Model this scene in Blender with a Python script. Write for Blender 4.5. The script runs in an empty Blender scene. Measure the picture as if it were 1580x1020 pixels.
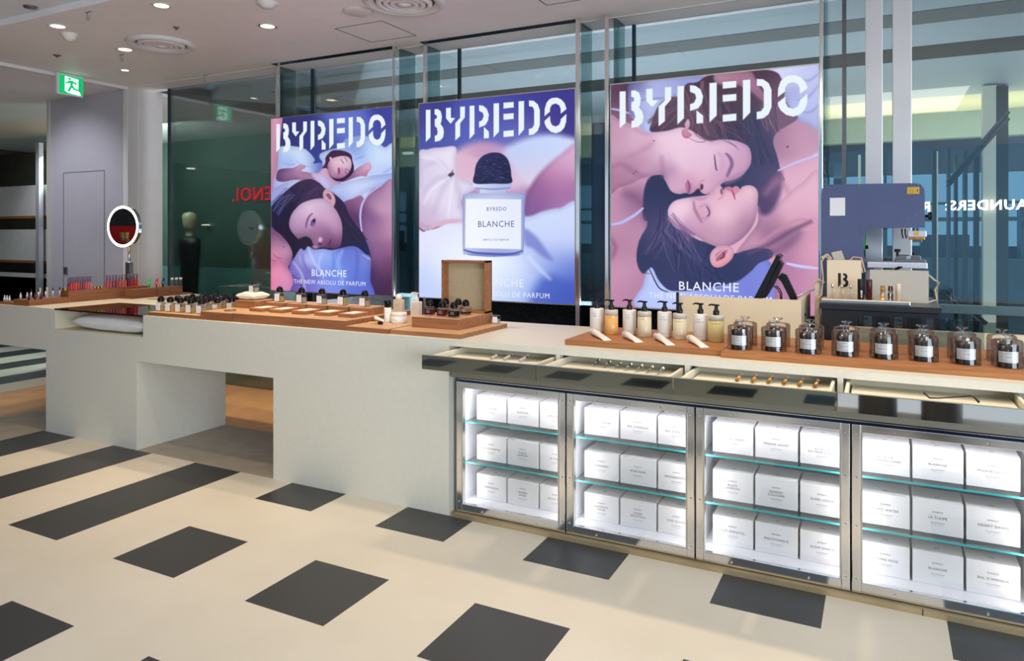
import bpy, bmesh, math, random
import numpy as np
from mathutils import Vector, Matrix
random.seed(7)
PI = math.pi
SC = bpy.context.scene
COL = SC.collection

# ---------------------------------------------------------------- camera
TH, FPX, Y0, CX, H = .474, 1111.2, 362.25, 789.0, 1.5
cam_d = bpy.data.cameras.new('camera')
cam = bpy.data.objects.new('camera', cam_d); COL.objects.link(cam)
cam_d.sensor_width = 36; cam_d.lens = FPX/1580*36
cam_d.shift_x = (790-CX)/1580; cam_d.shift_y = -(510-Y0)/1580
cam_d.clip_start = .05; cam_d.clip_end = 200
cam.location = (0, 0, H); cam.rotation_euler = (PI/2, 0, TH)
SC.camera = cam

def lin(c):
    return tuple(((v/255)/12.92 if v/255 <= .04045 else ((v/255+.055)/1.055)**2.4) for v in c)

# ---------------------------------------------------------------- world, lights, exposure
w = bpy.data.worlds.new('world'); SC.world = w; w.use_nodes = True
bg = w.node_tree.nodes['Background']
bg.inputs['Color'].default_value = lin((120, 165, 200))+(1,); bg.inputs['Strength'].default_value = 1.3
SC.view_settings.view_transform = 'Standard'; SC.view_settings.look = 'None'
SC.view_settings.exposure = 0; SC.view_settings.gamma = 1; SC.view_settings.use_curve_mapping = False
SC.cycles.use_denoising = True
SC.cycles.max_bounces = 10; SC.cycles.transparent_max_bounces = 32
SC.cycles.glossy_bounces = 5; SC.cycles.diffuse_bounces = 4
SC.cycles.sample_clamp_indirect = 4
SC.cycles.caustics_reflective = False; SC.cycles.caustics_refractive = False

def area(name, loc, rot, size, col, power, sy=None):
    d = bpy.data.lights.new(name, 'AREA'); d.energy = power; d.color = lin(col)
    d.size = size
    if sy: d.shape = 'RECTANGLE'; d.size_y = sy
    o = bpy.data.objects.new(name, d); o.location = loc; o.rotation_euler = rot; COL.objects.link(o)
    return o
def spot(name, loc, aim, col, power, ang=70, blend=.6, rad=.05):
    d = bpy.data.lights.new(name, 'SPOT'); d.energy = power; d.color = lin(col)
    d.spot_size = math.radians(ang); d.spot_blend = blend; d.shadow_soft_size = rad
    o = bpy.data.objects.new(name, d); o.location = loc
    o.rotation_euler = (Vector(aim)-Vector(loc)).to_track_quat('-Z', 'Y').to_euler(); COL.objects.link(o)
    return o
# daylight entering through the shop front behind and to the right of the camera
area('daylight_shop_front', (6.6, -3.2, 1.8), (math.radians(84), 0, math.radians(44)), 5.0, (236, 244, 255), 590, 2.8)
area('daylight_entrance', (-5.5, -4.6, 1.7), (math.radians(86), 0, math.radians(-8)), 4.0, (225, 238, 255), 22, 2.4)
spot('panel_fill_spot', (-7.9, 3.4, 2.98), (-7.8, 4.9, 1.6), (240, 240, 255), 70, 80, .8, .05)  # added fill, aimed at the grey wall panel to brighten it
spot('neighbour_fill_spot', (-9.9, 4.9, 2.98), (-9.8, 6.0, 1.2), (240, 240, 255), 60, 95, .8, .05)  # added fill that lifts the shelving in the next shop
area('corridor_left_fill', (-9.5, 6.4, 2.9), (math.radians(30), 0, 0), 2.5, (206, 236, 226), 330, 1.0)  # added fill so the left glass looks less dark
# added overhead fills, no such panels known, in front of the counter
area('overhead_fill', (-.9, .9, 3.0), (0, 0, 0), 3.4, (255, 247, 238), 46, 1.6)
area('overhead_fill', (-4.4, .8, 3.0), (0, 0, 0), 2.6, (255, 246, 234), 8, 1.6)
# added fill lamps that brighten the corridor behind the glass wall
area('corridor_fill', (1.0, 7.2, .6), (PI, 0, 0), 6, (232, 236, 244), 80, 3.5)
area('corridor_fill', (-2.8, 6.3, .8), (PI, 0, 0), 5, (236, 236, 246), 165, 1.6)
area('corridor_lintel_fill', (.9, 9.9, 2.2), (PI, 0, 0), 3.4, (255, 250, 225), 48, .9)

# ---------------------------------------------------------------- photo pixel -> point on a known plane (metres)
_F = np.array([-math.sin(TH), math.cos(TH), 0]); _R = np.array([math.cos(TH), math.sin(TH), 0])
def _ray(px, py): return _F+_R*(px-CX)/FPX-np.array([0, 0, 1.])*(py-Y0)/FPX
def onz(px, py, z=0): r = _ray(px, py); return tuple(np.array([0, 0, H])+(z-H)/r[2]*r)
def ony(px, py, y): r = _ray(px, py); return tuple(np.array([0, 0, H])+y/r[1]*r)
def onx(px, py, x): r = _ray(px, py); return tuple(np.array([0, 0, H])+x/r[0]*r)

# ---------------------------------------------------------------- materials
M = {}
def newmat(name):
    m = bpy.data.materials.new(name); m.use_nodes = True
    nt = m.node_tree; nt.nodes.clear()
    out = nt.nodes.new('ShaderNodeOutputMaterial'); M[name] = m
    return m, nt, out
def N(nt, t, **kw):
    n = nt.nodes.new(t)
    for k, v in kw.items():
        if hasattr(n, k) and k not in n.inputs: setattr(n, k, v)
        else: n.inputs[k].default_value = v
    return n
def mat(name, col, rough=.5, metal=0, var=.06, scale=8, bump=0, spec=.5, emit=None, es=1, trans=0, coat=0, ior=1.45):
    m, nt, out = newmat(name)
    b = N(nt, 'ShaderNodeBsdfPrincipled'); nt.links.new(b.outputs[0], out.inputs[0])
    c = lin(col)
    b.inputs['Roughness'].default_value = rough; b.inputs['Metallic'].default_value = metal
    b.inputs['Specular IOR Level'].default_value = spec; b.inputs['IOR'].default_value = ior
    b.inputs['Transmission Weight'].default_value = trans; b.inputs['Coat Weight'].default_value = coat
    tc = N(nt, 'ShaderNodeTexCoord'); nz = N(nt, 'ShaderNodeTexNoise'); nz.inputs['Scale'].default_value = scale
    nz.inputs['Detail'].default_value = 4
    nt.links.new(tc.outputs['Object'], nz.inputs['Vector'])
    cr = N(nt, 'ShaderNodeValToRGB')
    cr.color_ramp.elements[0].position = .3; cr.color_ramp.elements[1].position = .7
    cr.color_ramp.elements[0].color = tuple(v*(1-var) for v in c)+(1,)
    cr.color_ramp.elements[1].color = tuple(min(1, v*(1+var)) for v in c)+(1,)
    nt.links.new(nz.outputs[0], cr.inputs[0]); nt.links.new(cr.outputs[0], b.inputs['Base Color'])
    if bump:
        bp = N(nt, 'ShaderNodeBump'); bp.inputs['Strength'].default_value = bump; bp.inputs['Distance'].default_value = .002
        n2 = N(nt, 'ShaderNodeTexNoise'); n2.inputs['Scale'].default_value = scale*12
        nt.links.new(tc.outputs['Object'], n2.inputs['Vector'])
        nt.links.new(n2.outputs[0], bp.inputs['Height']); nt.links.new(bp.outputs[0], b.inputs['Normal'])
    if emit:
        b.inputs['Emission Color'].default_value = lin(emit)+(1,); b.inputs['Emission Strength'].default_value = es
    return m
def wood(name, c1, c2, axis=0, rough=.45, sc=1.0):
    m, nt, out = newmat(name)
    b = N(nt, 'ShaderNodeBsdfPrincipled'); nt.links.new(b.outputs[0], out.inputs[0]); b.inputs['Roughness'].default_value = rough
    g = N(nt, 'ShaderNodeNewGeometry'); mp = N(nt, 'ShaderNodeMapping')
    s = [60*sc, 60*sc, 60*sc]; s[axis] = 3*sc; mp.inputs['Scale'].default_value = s
    nt.links.new(g.outputs['Position'], mp.inputs[0])
    nz = N(nt, 'ShaderNodeTexNoise'); nz.inputs['Scale'].default_value = 1; nz.inputs['Detail'].default_value = 6; nz.inputs['Distortion'].default_value = .4
    nt.links.new(mp.outputs[0], nz.inputs['Vector'])
    cr = N(nt, 'ShaderNodeValToRGB'); cr.color_ramp.elements[0].position = .3; cr.color_ramp.elements[1].position = .72
    cr.color_ramp.elements[0].color = lin(c1)+(1,); cr.color_ramp.elements[1].color = lin(c2)+(1,)
    nt.links.new(nz.outputs[0], cr.inputs[0]); nt.links.new(cr.outputs[0], b.inputs['Base Color'])
    return m
def thin_glass(name, tint, gloss=.12, edge=.75, rough=.01, ior=1.5):
    """pane or shell of glass: tinted see-through with a mirror coat that grows at grazing angles"""
    m, nt, out = newmat(name)
    t = N(nt, 'ShaderNodeBsdfTransparent'); t.inputs[0].default_value = lin(tint)+(1,)
    gl = N(nt, 'ShaderNodeBsdfGlossy'); gl.inputs['Roughness'].default_value = rough
    fr = N(nt, 'ShaderNodeLayerWeight'); fr.inputs['Blend'].default_value = .35
    mr = N(nt, 'ShaderNodeMapRange'); mr.inputs['To Min'].default_value = gloss; mr.inputs['To Max'].default_value = edge
    nt.links.new(fr.outputs['Fresnel'], mr.inputs['Value'])
    mx = N(nt, 'ShaderNodeMixShader'); nt.links.new(mr.outputs[0], mx.inputs[0])
    nt.links.new(t.outputs[0], mx.inputs[1]); nt.links.new(gl.outputs[0], mx.inputs[2]); nt.links.new(mx.outputs[0], out.inputs[0])
    return m
def semi(name, col, op):
    m, nt, out = newmat(name)
    b = N(nt, 'ShaderNodeBsdfPrincipled'); b.inputs['Base Color'].default_value = lin(col)+(1,); b.inputs['Roughness'].default_value = .15
    t = N(nt, 'ShaderNodeBsdfTransparent'); t.inputs[0].default_value = lin(col)+(1,)
    mx = N(nt, 'ShaderNodeMixShader'); mx.inputs[0].default_value = op
    nt.links.new(t.outputs[0], mx.inputs[1]); nt.links.new(b.outputs[0], mx.inputs[2]); nt.links.new(mx.outputs[0], out.inputs[0])
    return m
def emis(name, col, s):
    m, nt, out = newmat(name)
    e = N(nt, 'ShaderNodeEmission'); e.inputs[0].default_value = lin(col)+(1,); e.inputs[1].default_value = s
    nt.links.new(e.outputs[0], out.inputs[0]); return m
mat('counter', (216, 214, 200), .42, var=.02, scale=30, bump=.1)
mat('counter_inside', (226, 219, 190), .6, var=.03)
mat('tray_cream', (232, 226, 204), .5, var=.02)
wood('walnut', (126, 78, 46), (158, 104, 66), 0)
wood('walnut_y', (122, 75, 45), (152, 99, 62), 1)
wood('oak_side', (140, 90, 54), (176, 122, 80), 0)
wood('oak_top', (190, 148, 108), (216, 178, 138), 0)
wood('oak_plank', (148, 94, 50), (186, 126, 72), 0)
mat('cream_panel', (222, 208, 178), .6, var=.02)
mat('ceiling', (242, 238, 240), .55, var=.02)
mat('ceiling_bright', (232, 238, 246), .6, var=.02)
mat('ceiling_trim', (225, 222, 220), .4, var=.01)
mat('slot_dark', (28, 44, 56), .2)
mat('wall_panel', (186, 184, 190), .45, var=.02)
mat('wall_panel_warm', (196, 190, 184), .5, var=.02)
mat('chrome', (236, 236, 236), .14, 1, var=.04, scale=3)
mat('chrome_brushed', (215, 214, 208), .28, 1, var=.08, scale=4)
mat('steel_post', (222, 219, 218), .35, .35, var=.05, scale=3)
mat('aluminium_light', (222, 222, 228), .38, .6, var=.05, scale=3)
mat('mirror_dim', (150, 146, 130), .03, 1, var=0)  # dim tone stands in for a dark floor mirrored in the fronts
mat('header_metal', (160, 155, 140), .35, .8, var=.05)
mat('brass_dull', (176, 158, 122), .4, .5, var=.15, scale=5)
mat('rail_blue', (30, 36, 58), .12, .3)
mat('black_gloss', (5, 5, 6), .1, var=0, spec=.35)
mat('black_matte', (22, 22, 24), .5)
mat('black_plastic', (20, 19, 18), .35)
mat('white_paper', (242, 242, 240), .7, var=.01)
mat('box_white', (240, 240, 240), .5, var=.01)
mat('shelf_white', (238, 240, 246), .5, var=.01)
mat('print_grey', (120, 122, 126), .6, var=0)
mat('print_dark', (60, 60, 62), .6, var=0)
mat('print_black', (24, 24, 26), .6, var=0)
mat('cotton', (236, 228, 212), .85, var=.04, bump=.3)
mat('cotton_cool', (232, 232, 230), .85, var=.04, bump=.3)
mat('plastic_white', (236, 232, 222), .35, var=.01)
mat('plastic_cream', (222, 208, 182), .35, var=.01)
mat('gold', (206, 160, 92), .22, 1)
mat('dark_wax', (34, 30, 26), .25, var=.1, coat=.4)
mat('linen', (192, 174, 140), .85, var=.08, scale=90, bump=.4)
mat('granite', (20, 30, 36), .5, var=.9, scale=60, spec=.2)
mat('desk_black', (40, 42, 48), .35, var=.03)
mat('desk_black_top', (64, 66, 66), .3, var=.03)
mat('machine_blue', (88, 96, 132), .42, .1, var=.04, coat=.2)
mat('yellow_label', (226, 180, 70), .5)
mat('grey_metal', (120, 118, 122), .35, .7)
mat('bag_paper', (226, 212, 184), .75, var=.02)
mat('bag_grey', (188, 184, 172), .7, var=.02)
mat('rope', (200, 176, 146), .9, var=.1, scale=60)
mat('burgundy', (72, 24, 30), .35, var=.02)
mat('horn_gold', (190, 140, 70), .3, .6, var=.3, scale=40)
mat('horn_dark', (58, 50, 46), .25, .3, var=.3, scale=40)
mat('exit_green', (0, 176, 96), .4, emit=(0, 186, 104), es=.75)
mat('exit_white', (220, 255, 240), .4, emit=(215, 250, 238), es=1.0)
emis('led_ring', (255, 252, 255), 3.2)
emis('led_side', (240, 242, 255), 1.6)
emis('led_strip', (244, 242, 255), 3.5)
emis('lamp_warm', (255, 226, 180), 5)
emis('lamp_small', (255, 244, 226), 5)
emis('neon_red', (255, 36, 66), 3.5)
emis('neon_white', (255, 246, 236), 4.0)
emis('corridor_lamp', (255, 240, 220), 3.5)
mat('reflector', (240, 220, 190), .15, 1)
mat('candle_green', (20, 190, 60), .3, var=.02)
mat('candle_red', (206, 28, 44), .3, var=.02)
mat('candle_blue', (26, 34, 92), .3, var=.02)
mat('far_white', (196, 196, 190), .6)
mat('far_wood', (140, 92, 50), .5)
mat('far_dark', (34, 30, 22), .7, var=.5, scale=3)
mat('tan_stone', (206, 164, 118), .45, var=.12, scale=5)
mat('concrete_shaded', (166, 156, 140), .5, var=.12, scale=6)  # same floor greyed: the counter's shade is put into the colour
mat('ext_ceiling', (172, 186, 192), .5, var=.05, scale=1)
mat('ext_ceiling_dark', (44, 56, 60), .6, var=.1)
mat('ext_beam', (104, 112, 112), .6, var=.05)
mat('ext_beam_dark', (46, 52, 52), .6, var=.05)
mat('ext_wall', (66, 84, 76), .6, var=.2, scale=1.2)
mat('ext_wall_low', (92, 124, 122), .6, var=.05)
mat('ext_navy', (40, 56, 82), .35, var=.3, scale=1.5)
mat('ext_cream', (232, 224, 184), .6, var=.02)
mat('ext_mint', (150, 166, 160), .5, var=.04)
mat('ext_column', (226, 222, 200), .5, var=.04)
mat('ext_frame', (34, 52, 60), .4)
mat('ext_bluewall', (84, 112, 128), .5, var=.3, scale=2)
mat('wall_sky_block_back', (120, 112, 96), .7)
mat('mannequin', (206, 186, 150), .4)
mat('boot_tan', (206, 170, 96), .5)
mat('carpet_red', (190, 20, 26), .8)
thin_glass('wall_glass', (224, 233, 233), .07, .8)
thin_glass('fin_glass', (196, 216, 218), .06, .6)
thin_glass('door_glass', (252, 252, 252), .03, .5)
thin_glass('shelf_glass', (250, 253, 252), .05, .4)
thin_glass('cloche_glass', (252, 252, 252), .01, .8)
thin_glass('bottle_glass', (246, 246, 244), .04, .6)
thin_glass('screen_glass', (222, 232, 236), .05, .7)
thin_glass('smoke_glass', (150, 128, 96), .16, .8)
mat('edge_aqua', (70, 190, 190), .2, emit=(60, 180, 185), es=.12)  # glow put into the material; the shelf edge is no lamp
mat('edge_black', (6, 12, 12), .1)
semi('liq_amber', (226, 170, 90), 0.85)
semi('liq_gold', (250, 226, 160), 0.6)
semi('liq_clear', (244, 240, 230), 0.5)
semi('liq_red', (126, 16, 16), 0.93)
semi('liq_darkred', (58, 14, 18), 0.95)
mat('wash_amber', (226, 170, 100), .28, var=.02, spec=.6)
mat('wash_clear', (216, 204, 172), .28, var=.02, spec=.6)
mat('wash_gold', (208, 190, 128), .28, var=.02, spec=.6)
mat('wash_top', (206, 200, 186), .28, var=.02)
for i, c in enumerate([(120, 24, 50), (176, 30, 46), (200, 36, 40), (206, 58, 44), (170, 52, 66), (150, 40, 60), (126, 34, 48), (196, 66, 62), (190, 92, 84), (206, 84, 70)]):
    mat('gloss_%s' % 'abcdefghij'[i], c, .15, var=.02, coat=.6)
mat('cap_lilac', (112, 100, 128), .2, .6)
mat('mirror', (235, 235, 235), .02, 1, var=0)
mat('mirror_bright', (205, 205, 200), .03, 1, var=0)  # brighter copy stands in for a bright reflection in the last front
mat('stool_grey', (70, 66, 62), .6)

def floor_material():
    """cream resin floor with square black inlays on a .849 x .851 m grid, long black bars to the left"""
    m, nt, out = newmat('floor_tiles')
    b = N(nt, 'ShaderNodeBsdfPrincipled'); nt.links.new(b.outputs[0], out.inputs[0]); b.inputs['Roughness'].default_value = .42
    g = N(nt, 'ShaderNodeNewGeometry'); sp = N(nt, 'ShaderNodeSeparateXYZ'); nt.links.new(g.outputs['Position'], sp.inputs[0])
    def mth(op, a, b2=None, c=None):
        n = N(nt, 'ShaderNodeMath', operation=op)
        for i, v in enumerate((a, b2, c)):
            if v is None: continue
            if isinstance(v, (int, float)): n.inputs[i].default_value = v
            else: nt.links.new(v, n.inputs[i])
        return n.outputs[0]
    x, y = sp.outputs[0], sp.outputs[1]
    P = .849
    fx = mth('FRACT', mth('MULTIPLY', mth('ADD', x, 3.168+P*40), 1/P))
    inx = mth('LESS_THAN', fx, .418/P)
    Py = .8515
    fy = mth('FRACT', mth('MULTIPLY', mth('ADD', y, -2.977+Py*40), 1/Py))
    iny = mth('LESS_THAN', fy, .418/Py)
    fr = mth('LESS_THAN', y, 3.40)
    sq = mth('MULTIPLY', mth('MULTIPLY', inx, iny), fr)
    # long bars on the left of x = -3.58, ends as in the place
    left = mth('LESS_THAN', x, -3.58)
    ylow = mth('GREATER_THAN', y, 2.134)
    bars = mth('MULTIPLY', mth('MULTIPLY', inx, left), ylow)
    tile = mth('MAXIMUM', sq, bars)
    nz = N(nt, 'ShaderNodeTexNoise'); nz.inputs['Scale'].default_value = 1.6; nz.inputs['Detail'].default_value = 8
    nt.links.new(g.outputs['Position'], nz.inputs['Vector'])
    cr = N(nt, 'ShaderNodeValToRGB'); cr.color_ramp.elements[0].position = .25; cr.color_ramp.elements[1].position = .8
    cr.color_ramp.elements[0].color = lin((198, 192, 176))+(1,); cr.color_ramp.elements[1].color = lin((214, 208, 194))+(1,)
    nt.links.new(nz.outputs[0], cr.inputs[0])
    # small stains
    vz = N(nt, 'ShaderNodeTexVoronoi'); vz.inputs['Scale'].default_value = 2.3; nt.links.new(g.outputs['Position'], vz.inputs['Vector'])
    st = mth('LESS_THAN', vz.outputs['Distance'], .022)
    m1 = N(nt, 'ShaderNodeMixRGB'); m1.inputs[2].default_value = lin((176, 150, 116))+(1,)
    nt.links.new(mth('MULTIPLY', st, .6), m1.inputs[0]); nt.links.new(cr.outputs[0], m1.inputs[1])
    m2 = N(nt, 'ShaderNodeMixRGB'); m2.inputs[2].default_value = lin((50, 52, 54))+(1,)
    nt.links.new(tile, m2.inputs[0]); nt.links.new(m1.outputs[0], m2.inputs[1])
    nt.links.new(m2.outputs[0], b.inputs['Base Color'])
    return m
floor_material()

# ---------------------------------------------------------------- mesh building
class MB:
    def __init__(s): s.v = []; s.f = []; s.mi = []; s.mats = []; s.sm = []
    def m(s, name):
        if name not in s.mats: s.mats.append(name)
        return s.mats.index(name)
    def add(s, vs, fs, mt, smooth=False):
        k = len(s.v); s.v += [tuple(p) for p in vs]; i = s.m(mt)
        for f in fs: s.f.append(tuple(k+j for j in f)); s.mi.append(i); s.sm.append(smooth)
        return s
    def box(s, x0, x1, y0, y1, z0, z1, mt, bev=0):
        if bev > 0:
            b = min(bev, (x1-x0)*.45, (y1-y0)*.45, (z1-z0)*.45)
            bm = bmesh.new(); bmesh.ops.create_cube(bm, size=1)
            for v in bm.verts:
                v.co = Vector(((x0+x1)/2+v.co.x*(x1-x0), (y0+y1)/2+v.co.y*(y1-y0), (z0+z1)/2+v.co.z*(z1-z0)))
            bmesh.ops.bevel(bm, geom=bm.edges[:], offset=b, segments=2, affect='EDGES', profile=.6)
            s.bm(bm, mt); return s
        v = [(x0, y0, z0), (x1, y0, z0), (x1, y1, z0), (x0, y1, z0), (x0, y0, z1), (x1, y0, z1), (x1, y1, z1), (x0, y1, z1)]
        return s.add(v, [(0, 3, 2, 1), (4, 5, 6, 7), (0, 1, 5, 4), (1, 2, 6, 5), (2, 3, 7, 6), (3, 0, 4, 7)], mt)
    def bm(s, bm, mt, smooth=False):
        bm.verts.index_update()
        s.add([v.co[:] for v in bm.verts], [[v.index for v in f.verts] for f in bm.faces], mt, smooth); bm.free(); return s
    def lathe(s, prof, mt, n=24, c=(0, 0, 0), smooth=True, sx=1, sy=1, close=False):
        k = len(prof); vs = []
        for i in range(n):
            a = 2*PI*i/n
            for r, z in prof: vs.append((c[0]+r*math.cos(a)*sx, c[1]+r*math.sin(a)*sy, c[2]+z))
        fs = []
        for i in range(n):
            j = (i+1) % n
            for q in range(k-1): fs.append((i*k+q, j*k+q, j*k+q+1, i*k+q+1))
        if prof[0][0] > 1e-5 and not close: fs.append(tuple(i*k for i in reversed(range(n))))
        if prof[-1][0] > 1e-5 and not close: fs.append(tuple(i*k+k-1 for i in range(n)))
        return s.add(vs, fs, mt, smooth)
    def prism(s, pts, lo, hi, mt, axis='y'):
        """polygon (a, b) extruded along an axis; a, b are the other two axes in order"""
        def P(a, b, t): return {'y': (a, t, b), 'x': (t, a, b), 'z': (a, b, t)}[axis]
        n = len(pts)
        v = [P(a, b, lo) for a, b in pts]+[P(a, b, hi) for a, b in pts]
        f = [tuple(range(n)), tuple(range(2*n-1, n-1, -1))]+[(i, n+i, n+(i+1) % n, (i+1) % n) for i in range(n)]
        return s.add(v, f, mt)
    def tube(s, pts, r, mt, n=8, smooth=True):
        pts = [Vector(p) for p in pts]; vs = []; fs = []
        for i, p in enumerate(pts):
            t = (pts[min(i+1, len(pts)-1)]-pts[max(i-1, 0)]).normalized()
            u = t.cross(Vector((0, 0, 1)));
            if u.length < 1e-3: u = t.cross(Vector((0, 1, 0)))
            u.normalize(); wv = t.cross(u); rr = r[i] if isinstance(r, (list, tuple)) else r
            for k in range(n):
                a = 2*PI*k/n; vs.append(p+u*math.cos(a)*rr+wv*math.sin(a)*rr)
        for i in range(len(pts)-1):
            for k in range(n):
                fs.append((i*n+k, i*n+(k+1) % n, (i+1)*n+(k+1) % n, (i+1)*n+k))
        fs.append(tuple(range(n))); fs.append(tuple((len(pts)-1)*n+k for k in reversed(range(n))))
        return s.add(vs, fs, mt, smooth)
    def text(s, txt, size, c, mt, normal='-y', depth=.0003, mirror=False, curve_r=None, bold=0):
        """flat lettering centred on c, facing -y (or +x), a hair proud of its surface"""
        vs, fs = text_mesh(txt, bold)
        q = []
        for x, y in vs:
            x *= size; y *= size
            if mirror: x = -x
            if normal == '-y':
                if curve_r: a = x/curve_r; q.append((c[0]+curve_r*math.sin(a), c[1]-curve_r*math.cos(a), c[2]+y))
                else: q.append((c[0]+x, c[1]-depth, c[2]+y))
            elif normal == '+x': q.append((c[0]+depth, c[1]+x, c[2]+y))
            elif normal == '+z': q.append((c[0]+x, c[1]+y, c[2]+depth))
        return s.add(q, fs, mt)
    def build(s, name, parent=None, loc=None, rot=None):
        me = bpy.data.meshes.new(name); me.from_pydata(s.v, [], s.f)
        for n in s.mats: me.materials.append(M[n])
        me.polygons.foreach_set('material_index', s.mi); me.polygons.foreach_set('use_smooth', s.sm)
        me.update()
        o = bpy.data.objects.new(name, me); COL.objects.link(o)
        if parent: o.parent = parent
        if loc: o.location = loc
        if rot: o.rotation_euler = rot
        return o
_tc = {}
def text_mesh(txt, bold=0):
    k = (txt, bold)
    if k in _tc: return _tc[k]
    cu = bpy.data.curves.new('t', 'FONT'); cu.body = txt; cu.align_x = 'CENTER'; cu.align_y = 'CENTER'; cu.size = 1
    cu.resolution_u = 2; cu.space_character = 1.12; cu.offset = bold
    o = bpy.data.objects.new('t', cu); COL.objects.link(o)
    dg = bpy.context.evaluated_depsgraph_get(); dg.update()
    me = bpy.data.meshes.new_from_object(o.evaluated_get(dg))
    vs = [(v.co.x, v.co.y) for v in me.vertices]; fs = [tuple(p.vertices) for p in me.polygons]
    COL.objects.unlink(o); bpy.data.objects.remove(o); bpy.data.curves.remove(cu); bpy.data.meshes.remove(me)
    _tc[k] = (vs, fs); return _tc[k]

def thing(name, label, cat, loc=(0, 0, 0), rotz=0, group=None):
    o = bpy.data.objects.new(name, None); COL.objects.link(o); o.empty_display_size = .05
    o.location = loc; o.rotation_euler = (0, 0, rotz)
    tag(o, label, cat, group); return o
def tag(o, label, cat, group=None):
    o['label'] = label; o['category'] = cat
    if group: o['group'] = group
    return o
def struct(o): o['kind'] = 'structure'; return o
def clone(root, loc, rotz=None, label=None, group=None):
    r = root.copy(); COL.objects.link(r); r.location = loc
    if rotz is not None: r.rotation_euler = (0, 0, rotz)
    if label: r['label'] = label
    if group: r['group'] = group
    for ch in list(root.children):
        c = ch.copy(); COL.objects.link(c); c.parent = r
        for g in ch.children:
            d = g.copy(); COL.objects.link(d); d.parent = c
    return r
ORD = ['first', 'second', 'third', 'fourth', 'fifth', 'sixth', 'seventh', 'eighth', 'ninth', 'tenth', 'eleventh', 'twelfth', 'thirteenth']
# ================================================================ the setting
CZ = 3.045
GY = 5.13
struct(MB().box(-5.71, 4, -7, 3.27, -.1, 0, 'floor_tiles').build('floor'))
struct(MB().box(-5.71, 4, 3.27, 4.035, -.1, 0, 'concrete_shaded').build('floor_under_counter'))
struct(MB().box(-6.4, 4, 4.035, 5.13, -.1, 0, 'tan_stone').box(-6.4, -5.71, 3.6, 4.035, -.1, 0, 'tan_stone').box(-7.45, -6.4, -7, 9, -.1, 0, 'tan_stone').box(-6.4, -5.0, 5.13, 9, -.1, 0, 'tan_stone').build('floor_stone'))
struct(MB().box(-6.4, -5.71, -7, 3.6, -.1, 0, 'concrete_shaded').build('floor_shaded_strip'))  # shade of the counter's left arm, drawn as a grey strip
struct(MB().box(-16, -7.45, -7, 9, -.1, 0, 'floor_tiles').build('floor_left_aisle'))
struct(MB().box(-5.0, 8, 5.13, 16, -.1, 0, 'ext_frame').build('floor_corridor'))
# ceiling: main slab over the counter, brighter slab over the shop floor, trims
struct(MB().box(-7.0, 4, 3.02, 5.2, CZ, CZ+.2, 'ceiling').build('ceiling'))
struct(MB().box(-16, 4, -5, 3.02, CZ+.05, CZ+.2, 'ceiling_bright').build('ceiling_shop'))
struct(MB().box(-16, -7.04, 3.02, 9, CZ-.02, CZ+.2, 'ceiling').build('ceiling_left'))
struct(MB().box(-7.04, -7.0, 3.02, 4.87, CZ-.03, CZ+.1, 'ceiling_trim').build('trim_1'))
struct(MB().box(-7.0, 4, 4.885, 4.90, CZ-.004, CZ+.01, 'ceiling_trim').build('trim_2'))
for i, (a, b) in enumerate(((-4.905, -3.558), (-3.29, -1.95))):
    struct(MB().box(a, b, 4.80, 4.872, CZ-.003, CZ+.01, 'slot_dark').build('trim_%d' % (i+3)))
# access panel seams in the ceiling
def seam(pts, n):
    m = MB()
    for i in range(len(pts)-1):
        (x0, y0), (x1, y1) = pts[i], pts[i+1]
        if abs(x1-x0) > abs(y1-y0): m.box(min(x0, x1), max(x0, x1), y0-.003, y0+.003, CZ-.0015, CZ+.01, 'slot_dark')
        else: m.box(x0-.003, x0+.003, min(y0, y1), max(y0, y1), CZ-.0015, CZ+.01, 'slot_dark')
    struct(m.build('trim_%d' % n))
seam([(-3.638, 4.198), (-3.205, 4.198), (-3.205, 4.63), (-3.638, 4.63), (-3.638, 4.198)], 5)
seam([(-2.0, 4.0), (-2.0, 4.42), (-1.5, 4.42), (-1.5, 4.0), (-2.0, 4.0)], 6)

# left end: wall panel with flush door, side wall, glimpse of the next shop
struct(MB().box(-8.37, -7.0, 4.87, 5.0, 0, CZ-.02, 'wall_panel').box(-8.40, -8.36, 4.85, 5.0, 0, CZ-.02, 'wall_panel_warm')
       .box(-7.07, -7.0, 4.862, 4.87, 0, CZ-.03, 'ceiling_trim').build('wall_left_end'))
struct(MB().box(-7.03, -6.995, 4.872, 5.27, 0, CZ, 'wall_panel_warm').box(-7.0, -6.993, 4.98, 4.986, 0, CZ, 'ceiling_trim').build('wall_side'))
dr = MB()
x0, _, zt = ony(98, 267, 4.868); x1, _, _ = ony(161, 265, 4.868)
for a, b, c, d in ((x0, x1, zt-.004, zt+.004), (x0-.004, x0+.004, 0, zt), (x1-.004, x1+.004, 0, zt)):
    dr.box(a, b, 4.866, 4.871, c, d, 'print_grey')
o = struct(dr.build('door_1'))
px, _, pz = ony(101, 419, 4.868)
MB().box(px-.02, px+.04, 4.855, 4.868, pz-.03, pz+.05, 'grey_metal', .004).build('door_lock_plate', o)
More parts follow.
